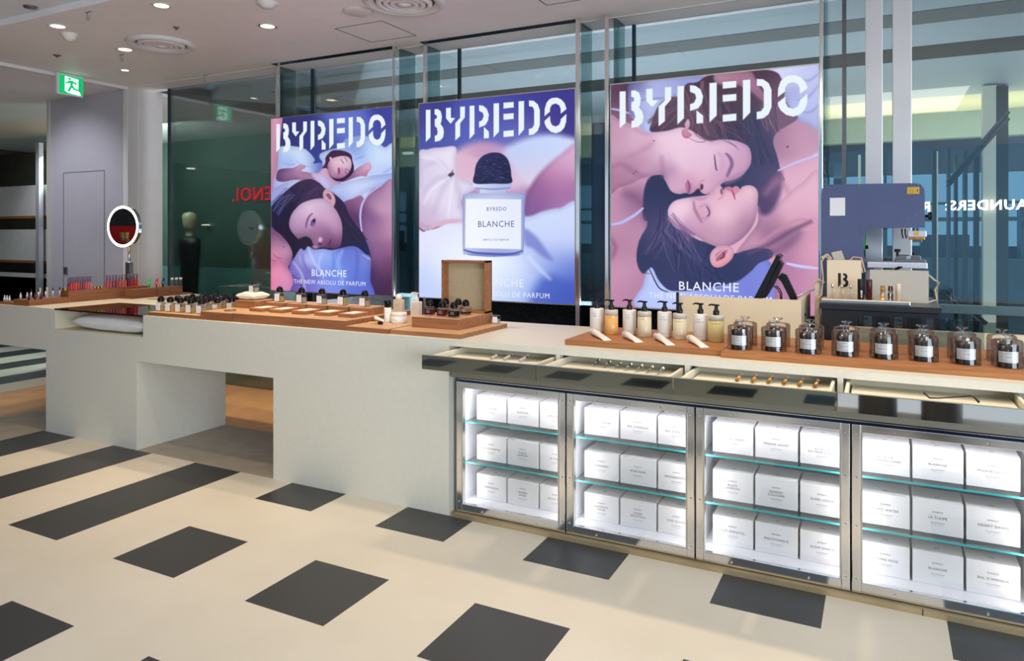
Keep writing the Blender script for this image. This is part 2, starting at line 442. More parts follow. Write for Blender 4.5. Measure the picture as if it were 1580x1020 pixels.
# glass wall
struct(MB().box(-6.70, -4.72, GY-.006, GY+.006, 0, CZ, 'wall_glass').build('window_1'))
struct(MB().box(-4.712, -3.12, GY-.006, GY+.006, 0, CZ, 'wall_glass').build('window_2'))
struct(MB().box(-3.112, -1.62, GY-.006, GY+.006, 0, CZ, 'wall_glass').build('window_3'))
struct(MB().box(-1.612, 3.2, GY-.006, GY+.006, 0, CZ, 'wall_glass').build('window_4'))
j = MB()
for x in (-6.70, -4.716, -3.116, -1.616): j.box(x-.012, x+.012, GY-.012, GY+.012, 0, CZ, 'ext_frame')
struct(j.build('trim_7'))
gx = ony(1303, 100, GY)[0]
struct(MB().box(gx-.012, gx+.012, GY-.05, GY-.02, 1.0, CZ, 'grey_metal').build('trim_8'))
struct(MB().box(-3.5, -.34, GY-.06, GY-.012, 0, .965, 'granite').build('wall_low_granite'))
struct(MB().box(-.34, 3.2, GY+.02, GY+.08, 1.02, 1.07, 'aluminium_light').build('trim_9'))
# two broad brushed metal posts to the right of the posters
for a, b in ((1335, 1362), (1377, 1407)):
    xa = ony(a, 200, 4.97)[0]; xb = ony(b, 200, 4.97)[0]
    struct(MB().box(xa, xb, 4.97, 5.03, 0, CZ, 'steel_post', .004).build('column_metal'))

# ---------------------------------------------------------------- corridor behind the glass
e = lambda n, mt, *b: struct(MB().box(*b, mt).build(n))
zc = CZ+.005
e('ceiling_corridor_near', 'ext_ceiling', -5.9, 7, 5.2, 5.73, zc, zc+.1)
struct(MB().prism([(-5.9, 5.2), (-5.9, 6.8), (-6.0, 6.8), (-6.8, 5.75), (-6.0, 5.2)], zc, zc+.1, 'ext_ceiling', 'z').build('ceiling_corridor_edge'))
e('beam_corridor_grey', 'ext_beam', -5.9, 7, 5.73, 6.08, zc-.004, zc+.1)
e('ceiling_corridor_middle', 'ext_ceiling', -5.9, 7, 6.08, 6.80, zc, zc+.1)
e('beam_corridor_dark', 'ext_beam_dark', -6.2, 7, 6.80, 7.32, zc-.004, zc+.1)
e('ceiling_corridor_far', 'ext_ceiling', -8, 9, 7.32, 9.4, zc, zc+.1)
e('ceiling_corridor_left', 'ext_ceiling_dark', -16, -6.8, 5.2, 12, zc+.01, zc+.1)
e('ceiling_corridor_lintel', 'ext_cream', -.9, 3.2, 9.4, 10.6, zc, zc+.1)
e('wall_corridor_left', 'ext_wall', -18, -7.9, 8.0, 8.2, .98, 3.2)
e('wall_corridor_left_low', 'ext_wall_low', -18, -7.9, 7.96, 8.2, 0, .98)
e('wall_corridor_back', 'ext_navy', -9, -.95, 9.4, 9.6, 0, 3.2)
e('wall_corridor_fascia', 'ext_mint', -.95, 3.0, 10.6, 10.8, 2.72, 3.2)
e('wall_corridor_recess', 'ext_navy', -.95, 3.2, 10.9, 11.0, 2.3, 2.74)
# facade verticals seen at the right
for i, (a, b, y, mt) in enumerate(((1271, 1279, 9.2, 'ext_frame'), (1286, 1299, 9.9, 'ext_navy'), (1324, 1328, 9.0, 'ext_column'), (1364, 1368, 9.0, 'ext_frame'), (1439, 1445, 9.0, 'ext_frame'), (1445.3, 1447.5, 9.0, 'ext_column'), (1462, 1467, 8.6, 'ext_navy'), (1473, 1478, 9.6, 'ext_frame'),
                                   (1487, 1493, 9.0, 'ext_frame'), (1504, 1511, 9.0, 'ext_frame'), (1517, 1537, 8.8, 'ext_column'), (1537.2, 1556, 8.9, 'ext_beam_dark'))):
    xa = ony(a, 200, y)[0]; xb = ony(b, 200, y)[0]
    top = 3.03 if i in (10, 11) else 2.4
    e('column_corridor', mt, xa, xb, y, y+.15, 0, top)
e('wall_street_low', 'ext_bluewall', -1.5, 7, 12.6, 12.8, 0, 1.15)
e('trim_10', 'ext_wall_low', -1, 6, 12.5, 12.55, 1.7, 1.76)
e('trim_11', 'ext_wall_low', -1, 6, 12.5, 12.55, 1.95, 1.99)
struct(MB().box(-1, 7, 15, 15.1, 0, 1.3, 'ext_navy').build('wall_street_far'))
for i, (a, b, h, mt) in enumerate(((-1, .1, 1.7, 'ext_bluewall'), (.6, 1.3, 1.5, 'ext_navy'), (2.0, 2.6, 2.0, 'ext_bluewall'), (3.2, 4.4, 1.6, 'ext_navy'))): e('wall_street_block', mt, a, b, 14, 14.4, 0, h)
# sloping handrails outside
for i, (p, q, y) in enumerate(((((1462, 282)), (1556, 172), 8.0), ((1462, 288), (1556, 182), 8.0), ((1462, 452), (1522, 500), 6.6))):
    struct(MB().tube([ony(*p, y), ony(*q, y)], .018, 'ext_frame').build('trim_%d' % (12+i)))

# glimpse of the neighbouring shop through the opening at far left
nb = thing('shelving_unit', 'tall white fronted shelving with wooden shelf edges, left of the grey wall panel', 'shelving', (-9.3, 5.9, 0))
fy = 5.9
sh = MB(); bd = MB(); dk = MB()
for (ya, yb) in ((286, 333), (354, 402), (422, 470)):
    za = ony(50, ya, fy)[2]; zb = ony(50, yb, fy)[2]
    sh.box(-3.2, .35, 0, .04, zb, za, 'far_white')
    bd.box(-3.2, .35, 0, .35, zb-.035, zb, 'far_wood')
dk.box(-3.2, .35, .5, .55, 0, 2.75, 'far_dark')
sh.box(-3.2, .35, 0, .04, 0, .9, 'far_white')
sh.build('panel', nb); bd.build('shelf_board', nb); dk.build('back_board', nb)
a = ony(62, 200, 5.86)[0]; b = ony(67, 200, 5.86)[0]
struct(MB().box(a, b, 5.80, 5.86, 0, 2.76, 'aluminium_light').build('column_glass_edge'))
struct(MB().box(-16, -8.4, 8.9, 9.0, 0, 3.1, 'far_dark').build('wall_far_left'))
struct(MB().box(-14.2, -14, -7, 9, 0, 3.1, 'far_dark').build('wall_sky_block_left'))  # unseen, added to block sky light from the left
struct(MB().box(-14.2, -1.5, -7.2, -7, 0, 3.3, 'wall_sky_block_back').build('wall_sky_block_back'))  # unseen, added to keep sky light out of room and glass

# mannequin and neon signs: reflections in the glass, built as objects behind it
mq = thing('mannequin', 'pale mannequin with dark clothes mirrored in the green glass at left', 'mannequin', onz(291, 500, 0)[:2]+(0,), 0)
mq.location = (-8.35, 7.2, 0)
def px2l(px, py, y): x, _, z = ony(px, py, y); return x+8.35, z
hx, hz = px2l(292, 341, 7.2)
MB().lathe([(0, -.14), (.05, -.135), (.07, -.09), (.085, 0), (.09, .05), (.07, .11), (0, .135)], 'mannequin', 20, (hx, 0, hz), sy=1.15).tube([(hx, 0, hz-.3), (hx, 0, hz-.1)], .05, 'mannequin').build('head', mq)
MB().lathe([(.14, -.95), (.15, -.6), (.17, -.3), (.20, -.1), (.19, 0), (.06, .05)], 'black_matte', 20, (hx, 0, hz-.27), sy=.6).lathe([(.12, -1.7), (.17, -.9)], 'black_matte', 16, (hx, 0, hz-.27), sy=.6).build('clothes', mq)
x, _, z = ony(392, 300, 7.93)
s1 = MB().text('GENOI.', .30, (x+.02, 7.97, z), 'neon_red', mirror=True).build('neon_sign')
tag(s1, 'red neon lettering reading backwards in the green glass left of the first poster', 'sign')
x, _, z = ony(1525, 317, 8.76)
s2 = MB().text('SAUNDERS:', .139, (x+.01, 8.76, z), 'neon_white', mirror=True, bold=.03).build('illuminated_sign')
tag(s2, 'bright white shop lettering reading backwards above the handrail at right', 'sign')
x, _, z = ony(1429, 320, 8.95)
s3 = MB().text('R', .147, (x, 8.95, z), 'neon_white', mirror=True, bold=.03).build('illuminated_letter')
tag(s3, 'single bright white letter behind the right end of the blue-grey press', 'sign')
for k, (a, b, lb) in enumerate(((294, 261, 'upper'), (317, 348, 'lower'))):
    x, y, z = ony(a, b, 7.93)
    tag(MB().lathe([(.0, 0), (.06, .0), (.06, .02), (0, .02)], 'corridor_lamp', 14, (x, y, z), sy=1).build('lamp_glow'), 'small round lamp glowing behind the green glass, %s of two left of red neon' % lb, 'lamp')
x, y, z = onz(630, 241, CZ-.0)
tag(MB().lathe([(0, 0), (.09, 0), (.09, .03), (0, .03)], 'corridor_lamp', 16, ony(630, 238, 9.36)).build('corridor_lamp'), 'round corridor lamp glowing in the gap between first and second poster', 'lamp')

# ================================================================ ceiling fittings
def downlight(px, py, r, label):
    x, y, _ = onz(px, py, CZ)
    t = thing('downlight', label, 'downlight', (x, y, CZ), 0, 'recessed downlights in the ceiling')
    MB().lathe([(r*1.12, -.001), (r*1.12, -.005), (r, -.006), (r, -.001)], 'ceiling_trim', 28, close=True).build('rim', t)
    MB().lathe([(r, -.0045), (r*.55, -.0035), (r*.5, -.003)], 'reflector', 28, close=True).build('reflector', t)
    MB().lathe([(r*.78, -.004), (0, -.0035)], 'lamp_warm' if r > .04 else 'lamp_small', 20).build('bulb', t)
    return x, y
DL = [(249, 8, .06, 'recessed warm downlight nearest the top edge, above the big round air diffuser'),
      (413, 40, .066, 'recessed warm downlight right of the round diffuser, above the first poster'),
      (89, 40, .062, 'recessed downlight at far left beside the white dome sensor'),
      (193, 76, .066, 'recessed warm downlight touching the left side of the round diffuser'),
      (193, 108, .04, 'smallest bright downlight, right of the green exit sign')]
lp = [downlight(*d) for d in DL]
for (x, y), pw in zip(lp, (36, 60, 26, 55, 42)):
    spot('downward_beam', (x, y, CZ-.03), (x+.02, y+.02, 0), (255, 224, 186), pw*1.35, 78, .7, .04)
for x, y, pw in ((-2.9, 3.55, 60), (-1.6, 3.6, 50), (-.4, 3.6, 50), (.6, 3.6, 45), (-3.3, 2.5, 55), (-5.0, 2.6, 9), (.4, 2.3, 60), (-.9, 1.9, 30), (-3.4, 4.55, 20)):  # beams without fittings, added to brighten counter and floor
    spot('downward_beam', (x, y, CZ-.03), (x, y, 0), (255, 226, 192), pw*1.2, 84, .7, .05)
def diffuser(px, py, r, label):
    x, y, _ = onz(px, py, CZ)
    t = thing('air_diffuser', label, 'air diffuser', (x, y, CZ), 0, 'round ceiling air diffusers')
    MB().lathe([(r*.98, 0), (r, -.006), (r*.9, -.028), (r*.78, -.022), (r*.72, -.002)], 'ceiling_trim', 48, close=True).build('rim', t)
    for f, g in ((.66, .56), (.5, .4), (.34, .24)):
        MB().lathe([(r*f, -.002), (r*f, -.022), (r*g, -.030), (r*g, -.004)], 'ceiling', 40, close=True).build('ring', t)
    MB().lathe([(r*.18, -.002), (r*.17, -.03), (0, -.036)], 'ceiling_trim', 24).build('centre_cone', t)
    MB().lathe([(r*.74, -.0018), (0, -.0016)], 'grey_metal', 30).build('throat', t)
diffuser(249, 67, .265, 'large round ceiling diffuser at left with white concentric rings')
diffuser(624, 2, .28, 'round ceiling diffuser cut by the top edge above the second poster')
def small(px, py, name, label, cat, prof, mt, **k):
    x, y, _ = onz(px, py, CZ)
    return tag(MB().lathe(prof, mt, 24, (x, y, CZ), **k).build(name), label, cat)
small(553, 17, 'speaker_grille', 'small round grey ceiling grille left of the top-edge diffuser', 'grille', [(.105, 0), (.105, -.006), (.09, -.014), (.04, -.012), (0, -.012)], 'ceiling_trim')
small(412, 4, 'smoke_detector', 'round smoke detector at the top edge above the warm downlight', 'smoke detector', [(.07, 0), (.07, -.012), (.045, -.022), (.04, -.035), (0, -.038)], 'ceiling_trim')
small(107, 52, 'motion_sensor', 'white dome sensor on the ceiling at far left', 'sensor', [(.06, 0), (.058, -.012), (.05, -.02), (.042, -.04), (.02, -.055), (0, -.058)], 'plastic_white')
small(272, 42, 'sprinkler', 'tiny dark sprinkler head above the left diffuser', 'sprinkler', [(.022, 0), (.02, -.006), (.008, -.01), (.008, -.02), (0, -.021)], 'grey_metal')
small(88, 85, 'sprinkler', 'tiny dark sprinkler head above the green exit sign', 'sprinkler', [(.03, 0), (.028, -.006), (.01, -.01), (.01, -.02), (0, -.021)], 'grey_metal')
for (px, py, lb) in ((136, 18, 'thin wire hanger hook on the ceiling near the bright ceiling edge'), (188, 84, 'thin wire hanger hook beside the small downlight left of the diffuser'), (317, 116, 'thin wire hanger hook near the trim above the green glass')):
    x, y, _ = onz(px, py, CZ)
    tag(MB().tube([(x-.03, y, CZ-.003), (x+.03, y, CZ-.003)], .003, 'print_grey', 6).tube([(x-.012, y, CZ-.003), (x-.012, y, CZ-.05), (x-.006, y, CZ-.058), (x+.006, y, CZ-.058), (x+.012, y, CZ-.05), (x+.012, y, CZ-.03)], .0025, 'print_grey', 6).build('ceiling_hook'), lb, 'hook')
# bluish disc sensor on the bright slab, top left
x, y, _ = onz(47, 10, CZ+.05)
tag(MB().lathe([(.045, 0), (.04, -.012), (0, -.015)], 'grey_metal', 20, (x, y, CZ+.05)).build('ceiling_sensor'), 'small grey disc on the pale blue ceiling, top left corner', 'sensor')

# exit sign
ex = thing('exit_sign', 'green emergency exit sign with white running figure hanging from the ceiling', 'sign', (-6.93, 4.225, 2.942))
MB().box(-.028, .0, -.125, .125, -.105, .1, 'ceiling_trim', .003).build('housing', ex)
sg = MB().box(0, .003, -.108, .12, -.095, .082, 'exit_green')
def pg(m, pts, mt, t): # pictogram in sign coords u 0..200, v 0..200 down
    m.prism([(-.108+u/200*.228, .082-v/200*.177) for u, v in pts], .003, t, mt, 'x')
pg(sg, [(45, 8), (160, 22), (160, 150), (172, 160), (182, 196), (150, 196), (70, 186), (45, 168)], 'exit_white', .0036)
pg(sg, [(80, 20), (94, 22), (98, 34), (92, 44), (80, 44), (72, 34)], 'exit_green', .0042)
pg(sg, [(84, 48), (112, 50), (140, 62), (146, 88), (134, 90), (126, 72), (114, 72), (110, 96), (132, 128), (164, 134), (164, 148), (124, 144), (104, 122), (84, 170), (66, 168), (92, 104), (90, 74), (78, 78), (64, 88), (46, 78), (50, 68), (62, 72)], 'exit_green', .0042)
sg.build('luminous_face', ex)
# ================================================================ counter
CT = .94; CF = 3.27; CB = 4.12
ct = MB()
ct.box(-6.45, -5.556, CF, 4.12, .62, CT, 'counter')
ct.box(-6.45, -5.71, 4.12, 4.70, .62, CT, 'counter')
ct.box(-5.67, -4.61, CF, 4.035, 0, .62, 'counter')
ct.box(-5.556, -4.541, CF, 3.78, .62, .787, 'counter')
ct.box(-5.556, -4.541, 3.78, CB, .62, CT, 'counter')
ct.box(-4.541, -3.322, CF, CB, .62, CT, 'counter')
ct.box(-3.3215, -2.053, CF, 4.05, 0, CT, 'counter').box(-3.3215, -2.053, 4.05, CB, .62, CT, 'counter')
ct.box(-2.053, 1.8, CF, CB, .907, CT, 'counter')
ct.box(-2.053, 1.8, 4.05, CB, 0, .907, 'counter')
o = ct.build('display_counter')
tag(o, 'long pale stone-coloured counter with open knee space, running the full width', 'counter')
MB().box(-5.556, -4.541, CF-.004, 3.79, .934, .943, 'smoke_glass').box(-5.556, -4.541, CF-.006, CF-.004, .933, .943, 'edge_black').build('glass_lid', o)
MB().box(-5.555, -4.542, 3.28, 3.779, .7872, .7885, 'counter_inside').box(-5.5555, -5.55, 3.272, 3.779, .788, .933, 'counter_inside').box(-5.55, -4.542, 3.774, 3.779, .788, .933, 'counter_inside').build('niche_lining', o)
# brass-coloured plinth under the cabinets, metal header and dark rail above them
tag(MB().box(-2.02, 1.7, 3.262, 3.32, 0, .022, 'brass_dull').box(.145, .149, 3.2615, 3.27, 0, .022, 'black_matte').build('kick_plate'), 'dull brass kick strip along the floor under the lit glass cabinets', 'kick plate')
tag(MB().box(-2.03, 1.7, 3.26, 3.32, .745, .812, 'header_metal').build('metal_rail'), 'olive metal rail between the open drawers and the lit glass cabinets', 'rail')
tag(MB().box(-2.0, 1.7, 3.285, 3.33, .722, .745, 'rail_blue').box(-2.0, 1.7, 3.28, 3.285, .732, .736, 'chrome').build('door_track'), 'thin dark blue glossy track right above the cabinet doors', 'track')

# ---------------------------------------------------------------- lit glass cabinets with boxes
XB = [-2.018, -1.382, -.747, -.107, .53]
POS = ['leftmost', 'second', 'third', 'rightmost']
NAMES = [[['BLANCHE', 'BLANCHE', 'GYPSY WATER'], ['DE LOS SANTOS', 'BLACK|SAFFRON', 'LA TULIPE'], ['ANIMALIQUE', 'MUMBAI|NOISE', 'VELVET HAZE']],
         [['GYPSY WATER', "BAL D'AFRIQUE", "BAL D'AFRIQUE"], ['SUNDAZED', 'ROSE NOIR', 'INFLORESCENCE'], ['ELEVENTH|HOUR', 'MIXED|EMOTIONS', 'EYES CLOSED']],
         [['MOJAVE GHOST', 'MOJAVE GHOST', "ROSE OF|NO MAN'S LAND"], ['BLACK|SAFFRON', 'SUNDAY|COLOGNE', 'SUPER CEDAR'], ['OUD IMMORTEL', 'BIBLIOTHEQUE', 'SLOW DANCE']],
         [["ROSE OF|NO MAN'S LAND", 'BLANCHE', 'MOJAVE GHOST'], ['GYPSY WATER', 'LA TULIPE', 'DESERT DAWN'], ['YOUNG ROSE', 'BLANCHE', "BAL D'AFRIQUE"]]]
BX0 = [-1.967, -1.338, -.698, -.073]
for k in range(4):
    a, b = XB[k], XB[k+1]-.006
    t = thing('glass_cabinet', '%s white-lit cabinet with chrome door and two glass shelves' % POS[k].capitalize() if k not in (1, 2) else '%s white-lit cabinet from the left, chrome door, two glass shelves' % POS[k].capitalize(), 'cabinet', (a, 3.29, 0), 0, 'lit glass cabinets under the counter')
    w = b-a
    MB().box(.005, w-.005, .03, .62, .03, .062, 'shelf_white').box(.005, w-.005, .60, .62, .06, .72, 'shelf_white').box(.002, .012, .03, .62, .06, .72, 'shelf_white')\
        .box(w-.012, w-.002, .03, .62, .06, .72, 'shelf_white').box(.005, w-.005, .03, .62, .70, .72, 'shelf_white').build('carcass', t)
    for z in (.272, .490):
        MB().box(.014, w-.014, .072, .595, z-.008, z, 'shelf_glass').box(.014, w-.014, .0705, .072, z-.008, z, 'edge_aqua').build('glass_shelf', t)
    MB().box(.03, w-.03, .035, .055, .688, .70, 'led_strip').build('led_strip', t)
    area('cabinet_led', (a+w/2, 3.29+.055, .685), (math.radians(16), 0, 0), w-.08, (255, 250, 252), .75, .03)
    for sx, sg in ((.022, -1), (w-.022, 1)):
        MB().box(sx-.006, sx+.006, .03, .045, .07, .69, 'led_side').build('led_strip', t)
        area('cabinet_side_led', (a+sx-sg*.012, 3.29+.045, .37), (math.radians(90), 0, -sg*math.radians(-38)), .03, (255, 249, 248), .52, .6)
    d = MB(); f = .034; z0, z1 = .026, .718
    d.box(0, f, 0, .024, z0, z1, 'chrome', .003).box(w-f, w, 0, .024, z0, z1, 'chrome', .003)
    d.box(f, w-f, .001, .024, z0, z0+.044, 'chrome', .003).box(f, w-f, .001, .024, z1-f, z1, 'chrome', .003)
    d.box(f, f+.006, -.002, .026, z0+.04, z1-f, 'chrome_brushed').box(w-f-.006, w-f, -.002, .026, z0+.04, z1-f, 'chrome_brushed')
    door = d.build('door', t)
    MB().box(f, w-f, .012, .016, z0+.04, z1-f, 'door_glass').build('glass_pane', door)
    for sx, sz in ((f*.5, .08), (f*.5, .3), (f*.5, .5), (f*.5, .68), (w-f*.5, .08), (w-f*.5, .3), (w-f*.5, .5), (w-f*.5, .68), (w*.25, z1-f*.5), (w*.75, z1-f*.5), (w*.25, z0+.02), (w*.75, z0+.02)):
        MB().tube([(sx, .001, sz), (sx, -.002, sz)], .0045, 'chrome_brushed', 10).build('screw', door)
    for r in range(3):
        zb = [.490, .272, .0622][r]
        for c in range(3):
            tx = NAMES[k][r][c]
            m = MB().box(-.09, .09, 0, .17, 0, .133, 'box_white', .0018)
            m.text('BYREDO', .0092, (0, -.0002, .090), 'print_dark')
            ls = tx.split('|')
            if len(ls) == 1: m.text(ls[0],   .0138, (0, -.0002, .067), 'print_dark'); zz = .046
            else: m.text(ls[0],   .0138, (0, -.0002, .071), 'print_dark').text(ls[1],   .0138, (0, -.0002, .057), 'print_dark'); zz = .039
            m.text('EAU DE PARFUM', .006, (0, -.0002, zz), 'print_dark').text('50 ML  1.7 FL. OZ.', .0045, (0, -.0002, zz-.008), 'print_grey')
            m.box(-.008, -.0015, .05, .056, .133, .1333, 'print_dark').box(.0015, .008, .05, .056, .133, .1333, 'print_dark')
            o = m.build('perfume_box', None, (BX0[k]+.09+.190*c, 3.42, zb+.0005))
            tag(o, 'White square box, %s of three on the %s level of the %s lit cabinet' % (('left', 'middle', 'right')[c], ('top', 'middle', 'bottom')[r], ('leftmost', 'second', 'third', 'rightmost')[k]), 'box', 'white perfume boxes in the lit cabinets')

# ---------------------------------------------------------------- drawers pulled out above the cabinets
DX = [-2.053, -1.418, -.780, -.148, .49]
for k in range(4):
    a, b = DX[k]+.002, DX[k+1]-.002; w = b-a
    t = thing('tester_drawer', ['Pulled-out mirror-front drawer at left end holding three grey vials', 'Second pulled-out mirror-front drawer with a row of clear vials', 'Third pulled-out mirror-front drawer with six upright brown-tipped vials', 'Rightmost mirror-front drawer with a bent black wire inside'][k], 'drawer', (a, 3.014, .826), 0, 'pulled-out drawers above the cabinets')
    MB().box(0, w, 0, .012, 0, .070, 'mirror_dim' if k < 3 else 'mirror_bright').box(0, w, .0, .0125, .070, .0715, 'chrome_brushed').build('mirror_front', t)
    i0 = .02 if k else .035
    MB().box(i0, w-.02, .012, .40, .002, .012, 'tray_cream').box(i0, i0+.012, .012, .40, .012, .066, 'tray_cream').box(w-.032, w-.02, .012, .40, .012, .066, 'tray_cream')\
        .box(i0, w-.02, .38, .40, .012, .066, 'tray_cream').build('tray', t)
    MB().box(i0+.02, w-.04, .03, .37, .012, .038, 'tray_cream').box(i0+.04, w*.45, .1, .2, .038, .041, 'counter_inside').build('insert', t)
    if k < 3: MB().box(w-.01, w+.012, .256, .30, -.01, .081, 'counter').build('divider', t)
def vial(x, y, z, ang, mt_tip, mt_body, label, grp, L=.05, r=.006, up=False):
    t = thing('scent_vial', label, 'vial', (x, y, z), ang, grp)
    MB().tube([(0, 0, 0), (0, L*.62, L*.25 if not up else L*.7)], r, mt_body, 10).build('tube', t)
    MB().tube([(0, L*.62, L*.25 if not up else L*.7), (0, L, L*.4 if not up else L*1.1)], r*1.02, mt_tip, 10).build('cap', t)
zb = .870
for i, p in enumerate(((757, 553), (777, 554.5), (801, 557))):
    x, y, _ = onz(*p, zb); vial(x, y, zb, -.6, 'grey_metal', 'bag_grey', 'Slanted grey vial, %s of three in the leftmost drawer' % ('left', 'middle', 'right')[i], 'grey vials in the leftmost drawer', .06, .0065)
for i in range(7):
    x, y, _ = onz(914+16.5*i, 563.5+2.2*i, zb); vial(x, y, zb, -.4, 'chrome', 'bottle_glass', 'Small clear vial, %s from left in the second drawer' % ORD[i], 'clear vials in the second drawer', .05, .007)
for i, p in enumerate(((1136, 588), (1160, 589.5), (1184, 591), (1208, 593), (1232, 595.5), (1256, 597.5))):
    x, y, _ = onz(*p, zb); vial(x, y, zb, -.25, 'grey_metal', 'horn_gold', 'Amber vial with dark tip, %s from left in the third drawer' % ORD[i], 'amber vials in the third drawer', .05, .007)
pts = [onz(p[0], p[1], z) for p, z in (((1426, 607), .905), ((1434, 614), .88), ((1447, 614.5), .88), ((1498, 611), .895), ((1503, 613), .895), ((1511, 621), .878))]
tag(MB().tube(pts, [.004, .003, .0025, .0025, .003, .005], 'black_matte', 8).build('wire_stand'), 'Bent black wire lying in the rightmost open drawer', 'wire stand')

# ================================================================ oak display trays on the counter
def block(name, label, x0, x1, y0, y1, z0, z1, side, top, grp=None, cat='riser', parent=None, bev=.0015):
    m = MB(); m.box(x0, x1, y0, y1, z0, z1-.0015, side, bev).box(x0+.0012, x1-.0012, y0+.0012, y1-.0012, z1-.0016, z1, top)
    o = m.build(name, parent)
    if not parent: tag(o, label, cat, grp)
    return o
block('wooden_tray', 'thin wooden tray carrying the cluster of black-capped perfume bottles', -4.53, -4.008, 3.295, 4.0, CT+.0004, .965, 'walnut', 'oak_top', cat='tray')
block('wooden_tray', 'short raised wooden platform right of the bottle cluster, in front of the small pillow', -4.004, -3.722, 3.30, 3.98, CT+.0004, .995, 'walnut', 'oak_top', cat='platform')
block('wooden_tray', 'long raised wooden platform with two rows of square risers', -3.718, -2.79, 3.31, 3.98, CT+.0004, .995, 'walnut', 'oak_top', cat='platform')
block('wooden_tray', 'thin wooden tray under the white toiletries', -2.786, -2.472, 3.30, 3.95, CT+.0004, .967, 'walnut', 'oak_top', cat='tray')
block('wooden_tray', 'thin wooden tray under the open wooden box lid and red bottles', -2.468, -2.008, 3.31, 3.86, CT+.0004, .965, 'oak_side', 'oak_top', cat='tray')
for i, p in enumerate(((-3.716), (-3.54), (-3.345), (-3.155), (-2.965))):
    xx = p
    o = block('card_riser', 'Low square wooden riser with white card, %s from left in the front row' % ORD[i], xx+.002, xx+.118, 3.445, 3.60, .995, 1.018, 'oak_side', 'oak_top', 'low risers with white cards')
    MB().box(xx+.025, xx+.095, 3.47, 3.575, 1.018, 1.0195, 'white_paper').build('card', o)
UBX = [-3.653, -3.454, -3.278, -3.100, -2.923]
for i, x in enumerate(UBX):
    block('bottle_riser', 'Taller square wooden riser, %s from left in the back row, carrying a bottle' % ORD[i], x-.085+.005, x+.085-.005 if i < 4 else x+.085, 3.602, 3.76, .995, 1.042, 'oak_side', 'oak_top', 'tall risers carrying bottles')
block('pillow_riser', 'square wooden riser carrying the small white pillow', -3.985, -3.80, 3.572, 3.76, .995, 1.046, 'oak_side', 'oak_top')

# ---------------------------------------------------------------- perfume bottles
def dome(r=.0225): return [(r, 0), (r*1.02, r*.5), (r*.97, r*.9), (r*.82, r*1.3), (r*.55, r*1.6), (r*.25, r*1.74), (0, r*1.78)]
def make_bottle(label, loc, liq='liq_clear', fill=.7, wide=.060, deep=.040, hgt=.062, lab=True, group=None, rot=0, wood_cap=False, labw=.66, red=False, cap_s=1.0):
    t = thing('perfume_bottle', label, 'perfume bottle', loc, rot, group)
    MB().box(-wide/2, wide/2, -deep/2, deep/2, 0, hgt, 'bottle_glass', .004).build('glass_body', t)
    MB().box(-wide/2+.004, wide/2-.004, -deep/2+.004, deep/2-.004, .006, .006+(hgt-.01)*fill, liq, .003).build('perfume', t)
    if lab:
        m = MB().box(-wide/2+.002, -wide/2+.002+wide*labw*1.25, -deep/2-.0008, -deep/2-.0002, .006, hgt-.006, 'white_paper')
        cx = -wide/2+.002+wide*labw*1.25/2
        for zz, ww in ((.72, .010), (.5, .017), (.25, .012)): m.box(cx-ww/2*1.4, cx+ww/2*1.4, -deep/2-.001, -deep/2-.0008, hgt*zz, hgt*zz+.0014, 'print_grey')
        m.build('label', t)
    elif red:
        m = MB()
        for zz, ww in ((.6, .02), (.42, .026)): m.box(-ww/2, ww/2, -deep/2-.001, -deep/2-.0002, hgt*zz, hgt*zz+.0016, 'white_paper')
        m.build('label', t)
    MB().lathe([(.013, 0), (.013, .006)], 'chrome', 18, (0, 0, hgt)).build('collar', t)
    r = .0225*cap_s
    if wood_cap: MB().lathe([(.018, 0), (.019, .012), (.018, .017), (0, .018)], 'black_matte', 18, (0, 0, hgt+.005)).build('cap', t)
    else: MB().lathe(dome(r), 'black_gloss', 24, (0, 0, hgt+.004)).build('cap', t)
    return t
# five bottles on the tall risers
for i, x in enumerate(UBX):
    make_bottle('Perfume bottle, black dome cap, %s from left on the row of tall risers' % ORD[i], (x, 3.655, 1.0422), 'liq_gold' if i in (0, 3, 4) else 'liq_clear', .6, group='perfume bottles on the tall risers', labw=.55)
# cluster of testers on the thin tray
zt = .9652
front = [(-4.495, 3.375), (-4.40, 3.377), (-4.30, 3.38), (-4.192, 3.378), (-4.084, 3.375)]
rows = [front,
        [(-4.46+.1*i, 3.485) for i in range(5)],
        [(-4.45+.1*i, 3.60) for i in range(5)],
        [(-4.44+.1*i, 3.715) for i in range(5)],
        [(-4.27+.1*i, 3.83) for i in range(3)]]
protos = {}
for r, row in enumerate(rows):
    for i, (x, y) in enumerate(row):
        key = 'g' if (r*3+i*2) % 4 != 1 else 'c'
        lb = 'Tester bottle, black dome cap, %s from left in the %s row of the bottle cluster' % (ORD[i], ['front', 'second', 'third', 'fourth', 'back'][r])
        x += random.uniform(-.006, .006) if r else 0
        if key not in protos: protos[key] = make_bottle(lb, (x, y, zt), 'liq_gold' if key == 'g' else 'liq_clear', .62, group='cluster of tester bottles', labw=.62)
        else: clone(protos[key], (x, y, zt), 0, lb)
